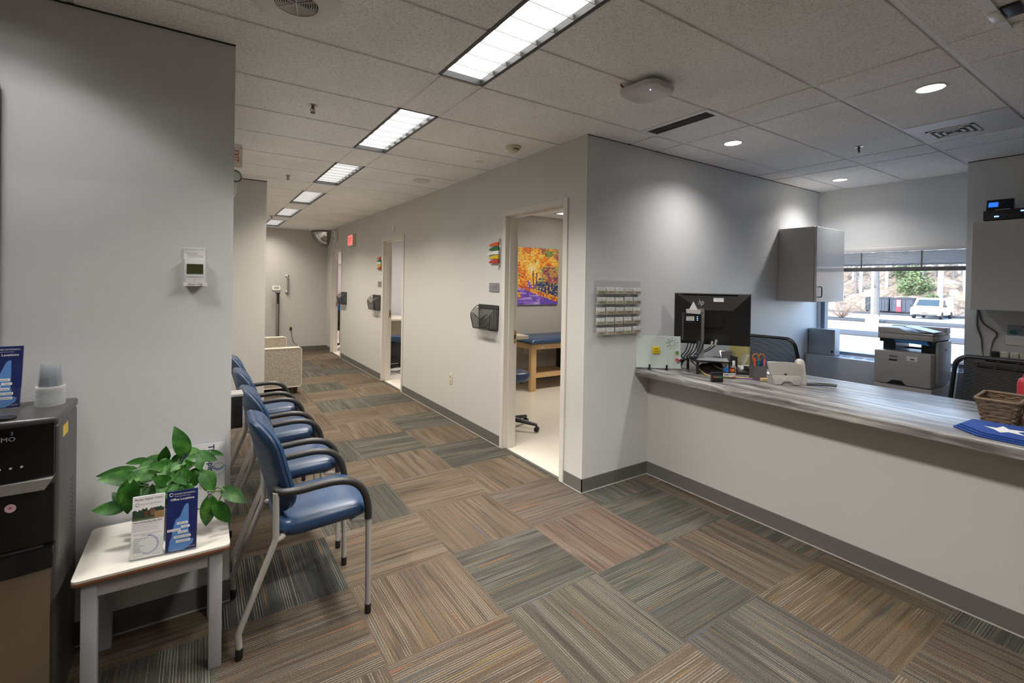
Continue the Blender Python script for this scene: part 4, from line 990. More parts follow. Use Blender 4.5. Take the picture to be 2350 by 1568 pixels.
def magnet(label, col, shape, x, z):
    q = onC('fridge_magnet', label, 'magnet', 3.02, 2.355, -.70); q['group'] = 'magnets on the little white board'
    m = MB(mat('magnet_'+col[0], col[1], .4), BLK if shape == 'sq' else PAPER); m.X = X
    if shape == 'sq':
        m.box(x-.028, x+.028, -.014, -.0008, z-.028, z+.028, bev=.005)
        for e in (-.009, .006): flat(m, [(p[0]+e, p[1]*1.6) for p in circ(.0032, 10)], (x, -.0146, z+.010), mi=1)
        ringpoly(m, .0155, .018, 200, 340, (x, -.0146, z+.004), mi=1)
    else:
        m.X = X @ Matrix.Translation((x, -.0008, z)) @ Matrix.Rotation(PI/2, 4, 'X'); m.lathe([(0, 0), (.0165, 0), (.0165, .006), (0, .007)], seg=20, cap=False)
        m.X = X; ringpoly(m, .013, .0152, 0, 360, (x, -.0083, z), mi=1, n=18)
    m.build('disc', q)
magnet('yellow square smiley magnet on the little white board', ('yellow', (.72, .52, .01)), 'sq', -.018, .150)
magnet('green round badge magnet on the little white board', ('green', (.10, .26, .04)), 'ro', .140, .135)
magnet('red round badge magnet below the green one on the board', ('red', (.55, .05, .07)), 'ro', .140, .080)

# riser, monitor, small computer
t = onC('monitor_riser', 'black metal riser shelf holding the monitor on the counter', 'monitor stand', 3.295, 2.115, -.66)
m = MB(BLKM); m.box(-.130, .130, -.125, .125, .088, .100, bev=.003); m.build('shelf', t)
for sx in (-1, 1):
    for sy in (-1, 1): m = MB(BLKM); m.box(sx*.115-.008, sx*.115+.008, sy*.112-.008, sy*.112+.008, 0, .088); m.build('leg', t)
SILV = mat('stand_silver', (.38, .38, .385), .35, .4)
t = onC('computer_monitor', 'large black monitor seen from behind on a silver stand', 'monitor', 3.268, 2.07, -.95, z=CZ+.1005)
m = MB(SILV); m.prism(rrect(.22, .17, .015, 4), 'z', 0, .010, bev=.003); m.build('stand_base', t)
m = MB(SILV); m.box(-.105, -.055, .0, .022, .010, .37, bev=.003); m.prism([(-.012, .355), (.08, .30), (.08, .36), (-.012, .385)], 'x', -.102, -.058); m.build('stand_neck', t)
mz, mh, mw = .300, .198, .268
bk = MB(mat('monitor_back', (.016, .016, .017), .42))
def backring(sx, sz, y): return [(sx*a, y, mz+sz*b_) for a, b_ in ((-1, -1), (1, -1), (1, 1), (-1, 1))]
rings = [backring(mw, mh, .128), backring(mw, mh, .112), backring(mw-.004, mh-.004, .106), [(a*.42+.03, .062, mz-.02+b_*.46*mh) for a, b_ in ((-mw, -1), (mw, -1), (mw, 1), (-mw, 1))]]
rv = [[bk.v(p) for p in r] for r in rings]
for a, b_ in zip(rv, rv[1:]):
    for k in range(4): bk.f([a[k], a[(k+1) % 4], b_[(k+1) % 4], b_[k]])
bk.f(rv[0]); bk.f(rv[-1]); bk.box(-.075, .075, .05, .064, mz-.06, mz+.04)
mb_ = bk.build('housing', t, ang=5)
m = MB(mat('monitor_bezel', (.30, .33, .36), .3, .5)); m.box(-mw-.0015, mw+.0015, .1285, .1305, mz-mh-.0015, mz+mh+.0015); m.build('bezel', t)
m = MB(mat('screen_glow', (.02, .02, .025), .2)); m.box(-mw+.006, mw-.006, .1306, .1312, mz-mh+.010, mz+mh-.006); m.build('screen', t)
m = MB(mat('logo_silver', (.6, .6, .6), .3, .3))
m.X = Matrix.Translation((0, .0815, mz+.128)) @ Matrix.Rotation(math.radians(-19.7), 4, 'X'); letters(m, 'hp', .062, (-.078, -.0015, 0), shear=.25, sx=.62); m.build('logo', t)
m = MB(PAPER, INK); m.X = Matrix.Translation((.045, .0893, mz+.150)) @ Matrix.Rotation(math.radians(-19.7), 4, 'X')
m.box(-.035, .035, -.002, .0, -.0155, .0155)
for q in range(14): m.box(-.031+.0044*q, -.031+.0044*q+(.0012, .0024)[q % 3 == 0], -.0023, -.002, .002, .011, 1)
letters(m, 'MON 0142', .008, (0, -.0023, -.007), mi=1); m.build('asset_label', t)
m = MB(BLKG); m.box(-.22, .18, .100, .1055, mz+mh-.012, mz+mh-.006); m.build('vent_slot', t)
t = thing('mini_computer', 'small black computer hung on the back of the monitor stand', 'computer', (3.093, 2.114, 1.245), -.72)
m = MB(BLK); m.box(-.070, .055, -.02, .02, -.14, .062, bev=.004); m.build('case', t)
m = MB(PAPER, INK); m.box(-.052, .004, -.0215, -.020, .008, .040); letters(m, 'W5162', .013, (-.024, -.0217, .029), mi=1); letters(m, '00421', .009, (-.024, -.0217, .016), mi=1); m.build('asset_label', t)
m = MB(emis('led_pale', (.35, .6, .9), 1.2))
for q in range(3): m.box(.022, .030, -.0212, -.020, .012+.012*q, .016+.012*q)
m.build('indicator_lamp', t)
t = thing('paper_boat', 'folded white paper hat perched on the small black computer', 'paper craft', (3.092, 2.107, 1.3085), -.72); t.scale = (.85, .8, .95)
m = MB(PAPER); m.poly([(-.058, -.026, 0), (.046, -.026, -.006), (.05, -.027, .026), (-.06, -.027, .032)]); m.poly([(-.058, .02, 0), (.046, .02, -.006), (.05, .021, .026), (-.06, .021, .032)]); m.poly([(.046, -.026, -.006), (.05, -.027, .026), (.05, .021, .026), (.046, .02, -.006)]); m.poly([(-.058, -.026, 0), (-.06, -.027, .032), (-.06, .021, .032), (-.058, .02, 0)])
for yy in (-.004, .004): m.poly([(-.04, yy*5, .02), (.032, yy*5, .02), (-.004, yy*.2, .092)])
m.poly([(-.04, -.02, .02), (-.04, .02, .02), (-.004, .0008, .092), (-.004, -.0008, .092)]); m.poly([(.032, -.02, .02), (.032, .02, .02), (-.004, .0008, .092), (-.004, -.0008, .092)])
m.build('folded_sheet', t)
# cables
def cable(label, pts, r, m_, group='cables on the reception counter'):
    m = MB(m_); m.tube(arc3(pts, 6), r, seg=7); tag(m.build('cable'), label, 'cable', group)
CBK = mat('cable_black', (.015, .015, .017), .45)
rr = random.Random(11)
for k, lb in enumerate(('black cable hanging from the left of the small computer', 'black cable hanging second from left under the small computer', 'black cable hanging in the middle under the small computer', 'black cable looping below the right of the small computer', 'thin black cable tangled at the riser leg', 'black cable bundled behind the white board')):
    x = 3.085+.016*k; y = 2.135-.014*k
    cable(lb, [(x, y, 1.108), (x-.01, y+.02, 1.03), (x-.03+.02*rr.random(), y+.05, .97+.02*rr.random()), (x-.02+.05*rr.random(), y+.06, .957+.01*k*.3), (3.14+.012*k, 2.25+.012*rr.random(), .93), (3.13+.01*k, 2.28, .862)], .0045 if k != 4 else .003, CBK)
cable('black monitor cable with grey plug end rising to the monitor', [(3.20, 2.16, .985), (3.26, 2.14, 1.0), (3.30, 2.10, 1.03), (3.315, 2.075, 1.06)], .004, CBK)
cable('second black monitor cable with grey plug end', [(3.20, 2.17, .99), (3.25, 2.14, 1.01), (3.28, 2.115, 1.03), (3.295, 2.095, 1.05)], .004, CBK)
for lb, p in (('grey plug on the right monitor cable', (3.318, 2.072, 1.075)), ('grey plug on the left monitor cable', (3.298, 2.092, 1.062))):
    m = MB(mat('plug_grey', (.42, .42, .38), .5)); m.X = Matrix.Translation(p) @ Matrix.Rotation(.35, 4, 'Y'); m.box(-.007, .007, -.006, .006, -.016, .03, bev=.002); tag(m.build('cable_plug'), lb, 'plug', 'grey plugs on the monitor cables')
CY = mat('cable_yellow', (.62, .48, .10), .4); CP = mat('cable_purple', (.13, .04, .26), .4)
cable('yellow network cable snaking along the counter behind the payment sign', [(3.26, 2.24, .93), (3.22, 2.15, .885), (3.16, 2.05, .860), (3.14, 1.97, .859), (3.20, 1.90, .861), (3.24, 1.87, .862), (3.29, 1.82, .860), (3.33, 1.765, .859)], .0042, CY)
cable('purple network cable lying beside the yellow one', [(3.27, 2.25, .92), (3.24, 2.15, .880), (3.19, 2.05, .858), (3.17, 1.97, .858), (3.22, 1.89, .8585), (3.27, 1.84, .8585), (3.30, 1.79, .8585), (3.36, 1.70, .859), (3.41, 1.66, .859)], .0036, CP)
cable('thin black cable dropping over the right of the riser', [(3.32, 2.09, .972), (3.38, 2.04, .965), (3.42, 2.0, .94), (3.45, 1.97, .90), (3.48, 1.94, .862)], .003, CBK)
# things under / around the riser
t = onC('black_pouch', 'slouched black fabric bag under the monitor riser', 'bag', 3.30, 2.09, -.66)
m = MB(mat('pouch_fabric', (.010, .010, .011), .7, bump=.3, bs=90)); m.pillow(rrect(.20, .09, .04, 5), [(.02, .075), (.45, .073), (.7, .068), (.9, .045), (1, .02), (.97, .0), (.02, 0)], lambda x, y, h: (x, y, h*(1+.12*math.sin(x*40)))); m.build('body', t)
m = MB(mat('lining_grey', (.25, .25, .25), .6)); m.tube(arc3([(.0, -.035, .068), (.03, -.050, .045), (.07, -.050, .035), (.10, -.02, .06)], 5), .006, seg=6, sq=.5); m.build('strap', t)
t = onC('desk_gadget', 'small black box with rainbow strip at the counter edge', 'gadget', 3.0, 1.86, -.66)
m = MB(BLK); m.prism(rrect(.075, .032, .006, 3), 'z', 0, .066, bev=.004); m.build('case', t)
m = MB(mat('gadget_face', (.05, .05, .055), .3)); m.box(-.032, .032, -.0172, -.016, .026, .048); fc = m.build('display_strip', t)
m = MB(mat('rb_red', (.35, .05, .04), .4), mat('rb_amber', (.4, .22, .03), .4), mat('rb_green', (.05, .25, .10), .4), mat('rb_teal', (.04, .2, .25), .4))
for q in range(8): m.box(-.030+.0075*q, -.026+.0075*q, -.0178, -.0172, .030, .042, min(q//2, 3))
m.build('colour_marks', fc)
t = onC('payment_sign', 'clear stand with card payment stickers in front of the riser', 'sign', 3.185, 1.885, -.66)
m = MB(ACRYL); m.box(-.045, .045, 0, .002, 0, .10); m.box(-.045, .045, -.03, .03, 0, .002); m.build('stand', t)
m = MB(mat('sticker_blue', (.02, .17, .50), .4), mat('mc_black', (.02, .012, .012), .4), PAPER, mat('mc_red', (.65, .03, .02), .4), mat('mc_orange', (.75, .25, .01), .4), mat('visa_navy', (.02, .03, .22), .4), mat('dc_orange', (.70, .18, .03), .4), mat('visa_gold', (.55, .40, .08), .4))
F0 = (0, -.0006, 0)
flat(m, rect(.032, .030, -.019, .062), F0, mi=0); flat(m, rect(.040, .034, .021, .060), F0, mi=1); flat(m, circ(.011, 20), (.015, -.0012, .060), mi=3); flat(m, circ(.011, 20), (.027, -.0014, .060), mi=4)
flat(m, rect(.042, .028, -.021, .024), F0, mi=2); letters(m, 'VISA', .016, (-.019, -.0012, .026), mi=5, shear=.2, bold=.0005); flat(m, rect(.042, .005, -.021, .0125), (0, -.001, 0), mi=7)
flat(m, rect(.042, .028, .023, .024), F0, mi=2); letters(m, 'DISCOVER', .0080, (.023, -.0012, .028), mi=1, bold=.0002); flat(m, [(.012, .0105), (.044, .0105), (.044, .020)], (0, -.001, 0), mi=6)
m.build('stickers', t)
t = onC('spray_bottle', 'slim clear bottle with white cap behind the payment sign', 'bottle', 3.27, 1.90)
m = MB(clear('bottle_pink', (.85, .55, .52), .25)); m.lathe([(.016, 0), (.018, .003), (.018, .07), (.008, .085)], seg=20); m.build('body', t)
m = MB(WHT); m.lathe([(.009, .083), (.009, .115), (.007, .118)], seg=14); m.build('cap', t)
t = onC('pen_holder', 'grey mesh cup full of pens behind the counter edge', 'pen holder', 3.36, 1.775, -.66)
m = MB(clear('mesh_cup', (.30, .30, .31), .42, .3)); m.prism(rrect(.085, .075, .006, 3), 'z', .0, .003)
for x0, x1, y0, y1 in ((-.0425, .0425, -.0375, -.036), (-.0425, .0425, .036, .0375), (-.0425, -.041, -.0375, .0375), (.041, .0425, -.0375, .0375)): m.box(x0, x1, y0, y1, 0, .098)
m.build('cup', t)
PENS = [('orange highlighter', (.75, .10, .03), -.030, -.022, .150, -.04, .008), ('teal marker', (.01, .22, .28), -.008, -.020, .142, .02, .008), ('dark blue pen', (.02, .04, .22), .014, -.022, .145, .05, .005), ('pink highlighter', (.80, .16, .20), .030, -.018, .140, .05, .008), ('magenta pen', (.40, .04, .32), .034, .005, .155, .16, .006), ('green pencil', (.16, .32, .05), .004, .012, .125, -.05, .004)]
for nme, col, x, y, L, tilt, r in PENS:
    q = onC('pen', nme + ' standing in the grey mesh cup', 'pen', 3.36, 1.775, -.66, 'pens in the mesh cup')
    m = MB(mat('pen_'+nme.replace(' ', '_'), col, .35)); m.tube([(x-tilt*.03, y, .004), (x, y, L*.55), (x+tilt*.1, y, L)], [r*.8, r, r*.95], seg=10); m.build('barrel', q)
t = onC('scissors', 'scissors with orange ringed handles standing in the mesh cup', 'scissors', 3.355, 1.77, -.66)
m = MB(mat('scissor_amber', (.42, .17, .05), .4)); 
for s in (-1, 1):
    rg = [(s*.021+.019*math.cos(a), 0, .152+.027*math.sin(a)) for a in [2*PI*k/20 for k in range(21)]]
    m.tube(rg, .0045, seg=7)
m.build('handle', t)
m = MB(BLK, STEEL); m.tube([(-.010, 0, .128), (.0, 0, .10)], .005, seg=7); m.tube([(.010, 0, .128), (.0, 0, .10)], .005, seg=7); m.prism([(-.007, .10), (.007, .10), (.001, .012), (-.001, .012)], 'y', -.002, .002, 1); m.build('blades', t)
t = onC('desk_phone', 'light grey desk phone seen from behind, standing on the counter', 'phone', 3.33, 1.57, -.66)
PH = mat('phone_grey', (.47, .46, .42), .4, var=.03)
m = MB(PH, BLK)
m.X = Matrix.Rotation(math.radians(-14), 4, 'X')
m.prism([(-.094, .062), (-.075, 0), (-.035, 0), (-.022, .026), (.025, .026), (.040, 0), (.078, 0), (.097, .062)], 'y', -.012, .008, bev=.004)
m.prism([(-.108, .155), (-.094, .064), (.097, .064), (.115, .10), (.112, .142), (.05, .152)], 'y', -.006, .016, bev=.005)
m.box(-.010, .008, -.008, -.0055, .066, .074, 1, bev=.001, seg=1); m.lathe([(0, 0), (.003, 0), (.003, .001)], (.1, -.004, .10), 1, 8)
m.build('back_case', t)
m = MB(mat('phone_handset', (.56, .52, .49), .4)); m.X = Matrix.Rotation(math.radians(-14), 4, 'X'); m.pillow(rrect(.055, .20, .024, 5), padprof(.05, .2), lambda x, y, h: (.118+x, .035+h, .082+y)); m.build('handset', t)
m = MB(mat('phone_logo', (.62, .62, .60), .4)); m.X = Matrix.Rotation(math.radians(-14), 4, 'X'); letters(m, 'poly', .020, (.022, -.0128, .040)); flat(m, [(-.024, .030), (-.006, .040), (-.024, .050)], (0, -.0128, 0)); m.build('lettering', t)
m = MB(mat('phone_stand', (.42, .41, .38), .4)); m.prism([(.0, .0), (.10, .0), (.03, .10), (.02, .10)], 'x', -.08, .09); m.build('stand', t)
m = MB(CBK); m.tube(arc3([(3.45, 1.50, .862), (3.47, 1.47, .866), (3.50, 1.43, .868), (3.53, 1.39, .869), (3.535, 1.36, .869)], 5), .012, seg=8, sq=.55); tag(m.build('wrist_strap'), 'black curled strap lying right of the desk phone', 'strap')
t = onC('wooden_block', 'pale wooden piece lying between pen cup and desk phone', 'block', 3.335, 1.70, -.66)
m = MB(mat('pale_wood', (.62, .47, .22), .5, var=.1, vs=40)); m.prism(rrect(.085, .03, .008, 3), 'z', 0, .022, bev=.004); m.build('body', t)
t = onC('photo_frame', 'small silver frame propped behind the monitor stand', 'picture frame', 3.72, 2.20, -.5)
m = MB(STEEL); m.X = Matrix.Rotation(math.radians(-22), 4, 'X'); m.box(-.06, .06, 0, .01, 0, .13, bev=.003); m.build('frame', t)
m = MB(mat('frame_back', (.09, .09, .09), .6)); m.X = Matrix.Rotation(math.radians(-22), 4, 'X'); m.box(-.05, .05, -.002, 0, .01, .12); m.build('backing', t)
t = onC('file_tray', 'black desktop sorter with an angled clear folder behind the pens', 'file sorter', 3.50, 1.93, -.66)
m = MB(BLKM); m.box(-.10, .10, -.06, .06, 0, .02, bev=.004); m.box(-.10, -.094, -.06, .06, .02, .13); m.box(.0, .10, -.06, .06, .02, .05); m.build('rack', t)
m = MB(clear('folder_film', (.80, .80, .80), .35)); m.poly([(-.06, -.05, .022), (-.06, .05, .022), (-.005, .05, .15), (-.005, -.05, .15)]); m.build('folder', t)
for k, (x, y) in enumerate(((3.66, 2.02), (3.60, 1.735))):
    t = onC('paper_stack', 'stack of white papers %s' % ('behind the monitor riser', 'between pen cup and desk phone')[k], 'papers', x, y, -.5)
    m = MB(PAPER); rr = random.Random(k)
    for q in range(4): e = rr.uniform(-.006, .006); m.box(-.09+e, .09+e, -.10-e, .10, .005*q, .005*q+.0045)
    m.build('sheets', t)
m = MB(mat('yellow_folder', (.55, .48, .18), .6), mat('yellow_folder_dark', (.48, .40, .12), .6)); m.box(3.80, 3.83, 2.09, 2.25, CZ+.0005, CZ+.165, 0); tag(m.build('yellow_folder_box'), 'yellow folder standing at the back of the counter below the monitor', 'folder')
# basket, cloth, bottle, green cup
t = onC('wicker_basket', 'brown woven basket with handle holes at the right of the counter', 'basket', 3.42, .60, .06)
WICK = mat('wicker', (.20, .135, .085), .7, var=.35, vs=60, bump=.4, bs=120)
def bring(z): k = z/.11; return .105+.035*k, .055+.020*k
m = MB(WICK)
for q in range(11):
    z = .006+.0098*q; ax, ay = bring(z); ol = rrect(2*ax, 2*ay, .02, 3); pts = [(a, b_, z+.0025*math.sin(i*1.9+q*PI)) for i, (a, b_) in enumerate(ol)]
    dense = []
    for i in range(len(pts)):
        a, b_ = Vector(pts[i]), Vector(pts[(i+1) % len(pts)])
        n = max(1, int((b_-a).length/.012))
        for e in range(n):
            p = a.lerp(b_, e/n); f = 1+.022*math.sin(len(dense)*1.57+q*PI); dense.append((p.x*f, p.y*f, p.z))
    if 5 <= q <= 7:
        keep = [p for p in dense if not (abs(p[0]) < .035)]
        sides = [[p for p in keep if p[0] > 0], [p for p in keep if p[0] < 0]]
        for sgn in (1, -1):
            ps = [p for p in dense if p[0]*sgn >= .035]; ps.sort(key=lambda p: math.atan2(p[1], p[0]*sgn)); m.tube(ps, .0052, seg=5)
    else: m.tube(dense+[dense[0]], .0052, seg=5)
m.box(-.10, .10, -.05, .05, .001, .006); m.build('weave', t)
m = MB(WICK); ax, ay = bring(.116)
m.tube([(a, b_, .116) for a, b_ in rrect(2*ax, 2*ay, .02, 4)] + [(ax, ay-.02, .116)], .008, seg=7)
for sgn in (-1, 1):
    for z in (.052, .082): m.tube([(-.04, sgn*(bring(z)[1]), z), (.04, sgn*(bring(z)[1]), z)], .005, seg=6)
m.build('rim', t)
t = onC('folded_shirt', 'folded blue cloth with white print near the basket', 'cloth', 3.06, .55, .0)
CLO = mat('royal_blue_cloth', (.012, .055, .26), .85, bump=.2, bs=60)
ol = [(.15, .13), (-.02, .14), (-.125, .035), (-.13, -.12), (.18, -.12)]
m = MB(CLO)
for q in range(3):
    e = .006*q
    m.prism([(x*(1-.02*q)+e, y*(1-.03*q)-e) for x, y in ol], 'z', .0005+.0075*q, .0075+.0075*q, bev=.0028)
m.build('fabric', t)
m = MB(PAPER); pts = [(-.03, .03), (.005, .075), (.012, .03), (.08, .02), (.03, -.01), (.05, -.075), (.0, -.045), (-.05, -.08), (-.035, -.02), (-.075, .0)]
m.poly([(x+.02, y*.9-.02, .0236) for x, y in pts]); m.build('print', t)
t = onC('red_bottle', 'red bottle cut by the right edge behind the basket', 'bottle', 3.74, .568)
m = MB(mat('red_plastic', (.50, .03, .05), .35)); m.lathe([(.03, 0), (.034, .004), (.034, .16), (.028, .18), (.014, .19), (.014, .205), (0, .206)], seg=24, cap=False); m.build('body', t)
m = MB(mat('dark_cup', (.02, .025, .03), .4)); m.lathe([(.03, .0), (.036, .09), (.033, .09), (.028, .006), (0, .006)], (3.38, .43, CZ), seg=22, cap=False); tag(m.build('dark_cup'), 'dark cup at the right edge beside the basket', 'cup')

# ------------------------------------------------------------ business card rack
t = thing('card_rack', 'clear wall rack of business cards left of the monitor', 'card rack', (2.68, YB, 1.35))
m = MB(ACRYL); m.box(-.25, .25, -.003, -.0008, -.19, .19); m.build('back_sheet', t)
CARDW, ROWH = .088, .0755
for r in range(5):
    z = .118 - ROWH*r - .004
    m = MB(ACRYL); m.box(-.242, .242, -.030, -.0286, z-.026, z+.014); m.box(-.242, .242, -.030, -.003, z-.027, z-.025)
    for k in range(6): xx = -.24+.096*k; m.box(xx-.0006, xx+.0006, -.0286, -.003, z-.025, z+.014)
    m.build('pocket_row', t)
CARD = mat('card_white', (.70, .69, .67), .5, var=.03); CMARK = mat('card_mark', (.06, .06, .09), .5)
TINT = [mat('card_band_%d' % k, c, .5) for k, c in enumerate(((.42, .43, .24), (.48, .40, .28), (.50, .44, .33), (.40, .42, .30), (.46, .36, .28)))]
rr = random.Random(21); rown = ['top', 'second', 'middle', 'fourth', 'bottom']; coln = ['leftmost', 'second from left', 'middle', 'second from right', 'rightmost']
for r in range(5):
    for k in range(5):
        z = 1.35+.118-ROWH*r-.004-.0245; x = 2.68-.192+.096*k
        q = thing('business_cards', '%s card stack in the %s row of the clear card rack' % (coln[k].capitalize() if 0 else coln[k], rown[r]), 'business cards', (x, YB-.0085, z), group='business cards in the clear rack')
        tl = rr.choice((.05, .10, .22, .30)); q.rotation_euler = (tl, 0, 0); q.location.y = YB-.010 - math.sin(tl)*.0+(-.012 if tl > .2 else 0)
        q.rotation_euler = (-(.10 if tl > .2 else -.02), 0, 0); q.location.y = YB-.022
        if tl <= .1: q.location.y = YB-.024
        d = rr.choice((.004, .006, .008))
        m = MB(CARD); m.box(-.042, .042, 0, d, 0, .050+.004*rr.random()); m.build('cards', q)
        m = MB(TINT[rr.randrange(5) if r else (0, 1, 2, 2, 1)[k]], CMARK); flat(m, rect(.083, .023, 0, .0125), (0, -.0004, 0)); ringpoly(m, .0038, .0058, 70, 290, (.006, -.0005, .040), mi=1, n=10)
        for e in (.017, .011): flat(m, rect(.045, .0022, .006, e), (0, -.0007, 0), mi=1)
        m.build('card_print', q)

# ------------------------------------------------------------ reception back: cabinets, window, heater, printer
CAB = mat('cabinet_laminate', (.48, .46, .44), .4, var=.02); CABD = mat('cabinet_door_gloss', (.60, .60, .60), .10, var=.01)
t = thing('wall_cabinet', 'grey wall cabinet with glossy door beside the window', 'cabinet', (5.02, YB, 1.375))
m = MB(CAB); m.box(0, .60, -.33, -.001, 0, .735, bev=.002, seg=1); m.build('carcass', t)
m = MB(CABD); m.box(.002, .598, -.352, -.332, .003, .732, bev=.002, seg=1); d = m.build('door', t)
m = MB(BLKM); m.tube(arc3([(.05, -.352, .05), (.05, -.378, .055), (.05, -.380, .10), (.05, -.378, .145), (.05, -.352, .15)], 4), .005, seg=8); m.build('handle', d)
t = thing('wall_cabinet', 'white wall cabinet at the right edge with black devices on top', 'cabinet', (5.14, 1.085, 1.36))
m = MB(mat('cabinet_white', (.58, .56, .53), .4, var=.02)); m.box(.02, .309, -1.2, 0, 0, .69, bev=.002, seg=1); m.build('carcass', t)
m = MB(mat('cabinet_white_door', (.60, .58, .55), .35, var=.02))
for k in range(2):
    m = MB(MATS['cabinet_white_door']); m.box(0, .0185, -.60-.6*k+.002, -.002-.6*k, .002, .688, bev=.002, seg=1); m.build('door', t)
t = thing('audio_receiver', 'flat black receiver with blue lights on top of the white cabinet', 'receiver', (5.20, .85, 2.051))
m = MB(BLK); m.box(0, .22, -.27, .185, .008, .085, bev=.004); m.box(.02, .2, -.25, .16, .0, .008); m.build('case', t)
m = MB(emis('led_blue_bright', (.12, .22, 1), 2.5)); m.box(-.002, .0, .10, .125, .03, .04); m.box(-.002, .0, -.045, -.012, .06, .07); m.build('indicator_lamp', t)
t = thing('phone_base', 'small black unit with blue screen standing on the receiver', 'device', (5.22, .955, 2.137))
m = MB(BLKG); m.prism([(0, 0), (.07, 0), (.05, .085), (.025, .085)], 'y', -.075, .07, bev=.004); m.build('case', t)
m = MB(emis('screen_blue', (.02, .12, .8), .9)); m.poly([(.0045, .005, .027), (.0045, .058, .027), (.0195, .058, .066), (.0195, .005, .066)]); m.build('screen', t)
m = MB(PAPER); m.box(-.012, .02, -.06, .02, .0005, .004); m.build('note_strip', t)
# window
w = thing('window_1', 'wide reception window looking onto the parking lot', 'window', (XW, 1.18, .80)); w['kind'] = 'structure'
WF = mat('window_frame_blue_grey', (.17, .20, .25), .4)
m = MB(WF)
m.box(.02, .10, 0, .035, 0, 1.13); m.box(.02, .10, 1.222, 1.26, 0, 1.13); m.box(.02, .10, .035, 1.222, 0, .028); m.box(.02, .10, .035, 1.222, 1.10, 1.13); m.build('window_frame', w)
m = MB(clear('window_glass', (.99, .995, 1), .0, .0)); m.poly([(.06, .035, .028), (.06, 1.222, .028), (.06, 1.222, 1.10), (.06, .035, 1.10)]); m.build('pane', w)
t = thing('window_blind', 'grey slatted blind raised to the top of the reception window', 'blind', (XW, 1.19, 1.93))
SL = mat('blind_slat', (.62, .61, .60), .35, .1); HR = mat('blind_rail', (.10, .095, .09), .5)
m = MB(SL); m.box(-.045, -.002, 0, 1.245, -.038, .005, bev=.003); m.build('head_rail', t)
m = MB(SL)
for q in range(9):
    z = -.052-.0145*q; m.X = Matrix.Translation((-.022, 0, z)) @ Matrix.Rotation(.5, 4, 'Y'); m.box(-.017, .017, .005, 1.24, -.0006, .0006)
m.build('slats', t)
m = MB(HR); m.box(-.042, -.004, .003, 1.242, -.236, -.196, bev=.003); m.build('bottom_rail', t)
for y in (.38, .86): m = MB(HR); m.box(-.044, -.0425, y-.006, y+.006, -.222, -.04); m.build('ladder_tape', t)
m = MB(HR); m.tube([(-.03, 1.20, -.04), (-.03, 1.20, -.50)], .0015, seg=5); m.lathe([(0, -.53), (.006, -.52), (.004, -.50), (0, -.50)], (-.03, 1.20, 0), seg=8, cap=False); m.build('pull_cord', t)
# heater cover
HT = mat('heater_cover_paint', (.40, .42, .46), .4, var=.02)
t = thing('heater_cover', 'grey heater enclosure with slotted top below the window', 'heater', (5.60, 1.19, 0))
m = MB(HT); m.box(0, .285, 0, 1.265, .0, .795, bev=.006); m.build('cover', t)
m = MB(mat('heater_slot', (.05, .055, .06), .6))
for q in range(11): m.box(.10, .19, .06+.105*q, .135+.105*q, .7945, .7965)
m.build('vent_slots', t)
t = thing('grey_box', 'flat grey box standing on the heater cover at the window corner', 'box', (5.72, 2.33, .7965))
m = MB(mat('box_grey', (.37, .39, .43), .4, var=.03)); m.box(-.04, .08, -.12, .13, 0, .275, bev=.004); m.build('case', t)
m = MB(BLK); m.box(-.0415, -.04, -.098, -.088, .245, .252); m.box(-.0415, -.04, -.105, -.088, .03, .055); m.build('latch', t)
# printer
t = thing('office_printer', 'tall grey multifunction printer in front of the window', 'printer', (5.0, 1.455, 0))
PG = mat('printer_grey', (.42, .405, .39), .4, var=.02); PS = mat('printer_side', (.46, .48, .50), .4, var=.02); PD = mat('printer_dark', (.015, .018, .022), .4)
m = MB(PG); m.box(0, .44, -.19, .19, .03, .70, bev=.006); m.build('paper_cabinet', t)
for z in (.08, .36): m = MB(PG); m.box(-.008, 0, -.185, .185, z, z+.27, bev=.003); m.build('paper_tray', t)
m = MB(PG, PD); m.box(-.004, .43, -.185, .19, .703, .985, bev=.010, seg=3); m.prism([(-.03, .708), (.10, .708), (.06, .742), (.0, .742)], 'x', -.006, -.0042, 1); m.build('body', t)
m = MB(PS); m.box(.09, .42, -.205, -.186, .74, 1.08, bev=.006); sp_ = m.build('side_cover', t)
m = MB(PD); m.box(.26, .31, -.2065, -.205, 1.0, 1.02); m.build('side_grip', sp_)
m = MB(PD); m.box(.10, .42, .075, .16, .985, 1.085); m.box(.10, .42, -.185, -.095, .985, 1.085); m.box(.40, .43, -.095, .075, .985, 1.0); m.box(.02, .42, -.185, .16, 1.06, 1.09); m.build('output_frame', t)
m = MB(mat('scanner_glass_blue', (.03, .20, .52), .15)); m.prism([(-.17, 1.055), (.05, 1.07), (.06, 1.09), (-.15, 1.095)], 'x', .0, .02); m.build('control_screen', t)
m = MB(PG); m.box(-.01, .43, -.195, .165, 1.09, 1.135, bev=.008); m.build('scanner', t)
m = MB(PG); m.prism([(-.195, 1.136), (.165, 1.136), (.165, 1.185), (.02, 1.185), (-.05, 1.150), (-.195, 1.150)], 'x', -.01, .30, bev=.006); m.box(.30, .43, -.195, .165, 1.136, 1.192, bev=.006); m.build('document_feeder', t)
m = MB(mat('feeder_tray', (.36, .37, .40), .35)); m.prism([(-.19, 1.158), (-.0, 1.195), (-.0, 1.200), (-.19, 1.163)], 'x', .02, .26); m.build('feeder_tray', t)
m = MB(PD, mat('label_grey', (.18, .18, .18), .4), PAPER); m.box(-.0062, -.0042, .03, .085, .935, .950, 1); m.box(-.0062, -.0042, .03, .085, .905, .918); m.box(-.0055, -.0042, -.10, -.03, .915, .955, 2); m.box(-.0062, -.0054, -.08, -.055, .925, .935)
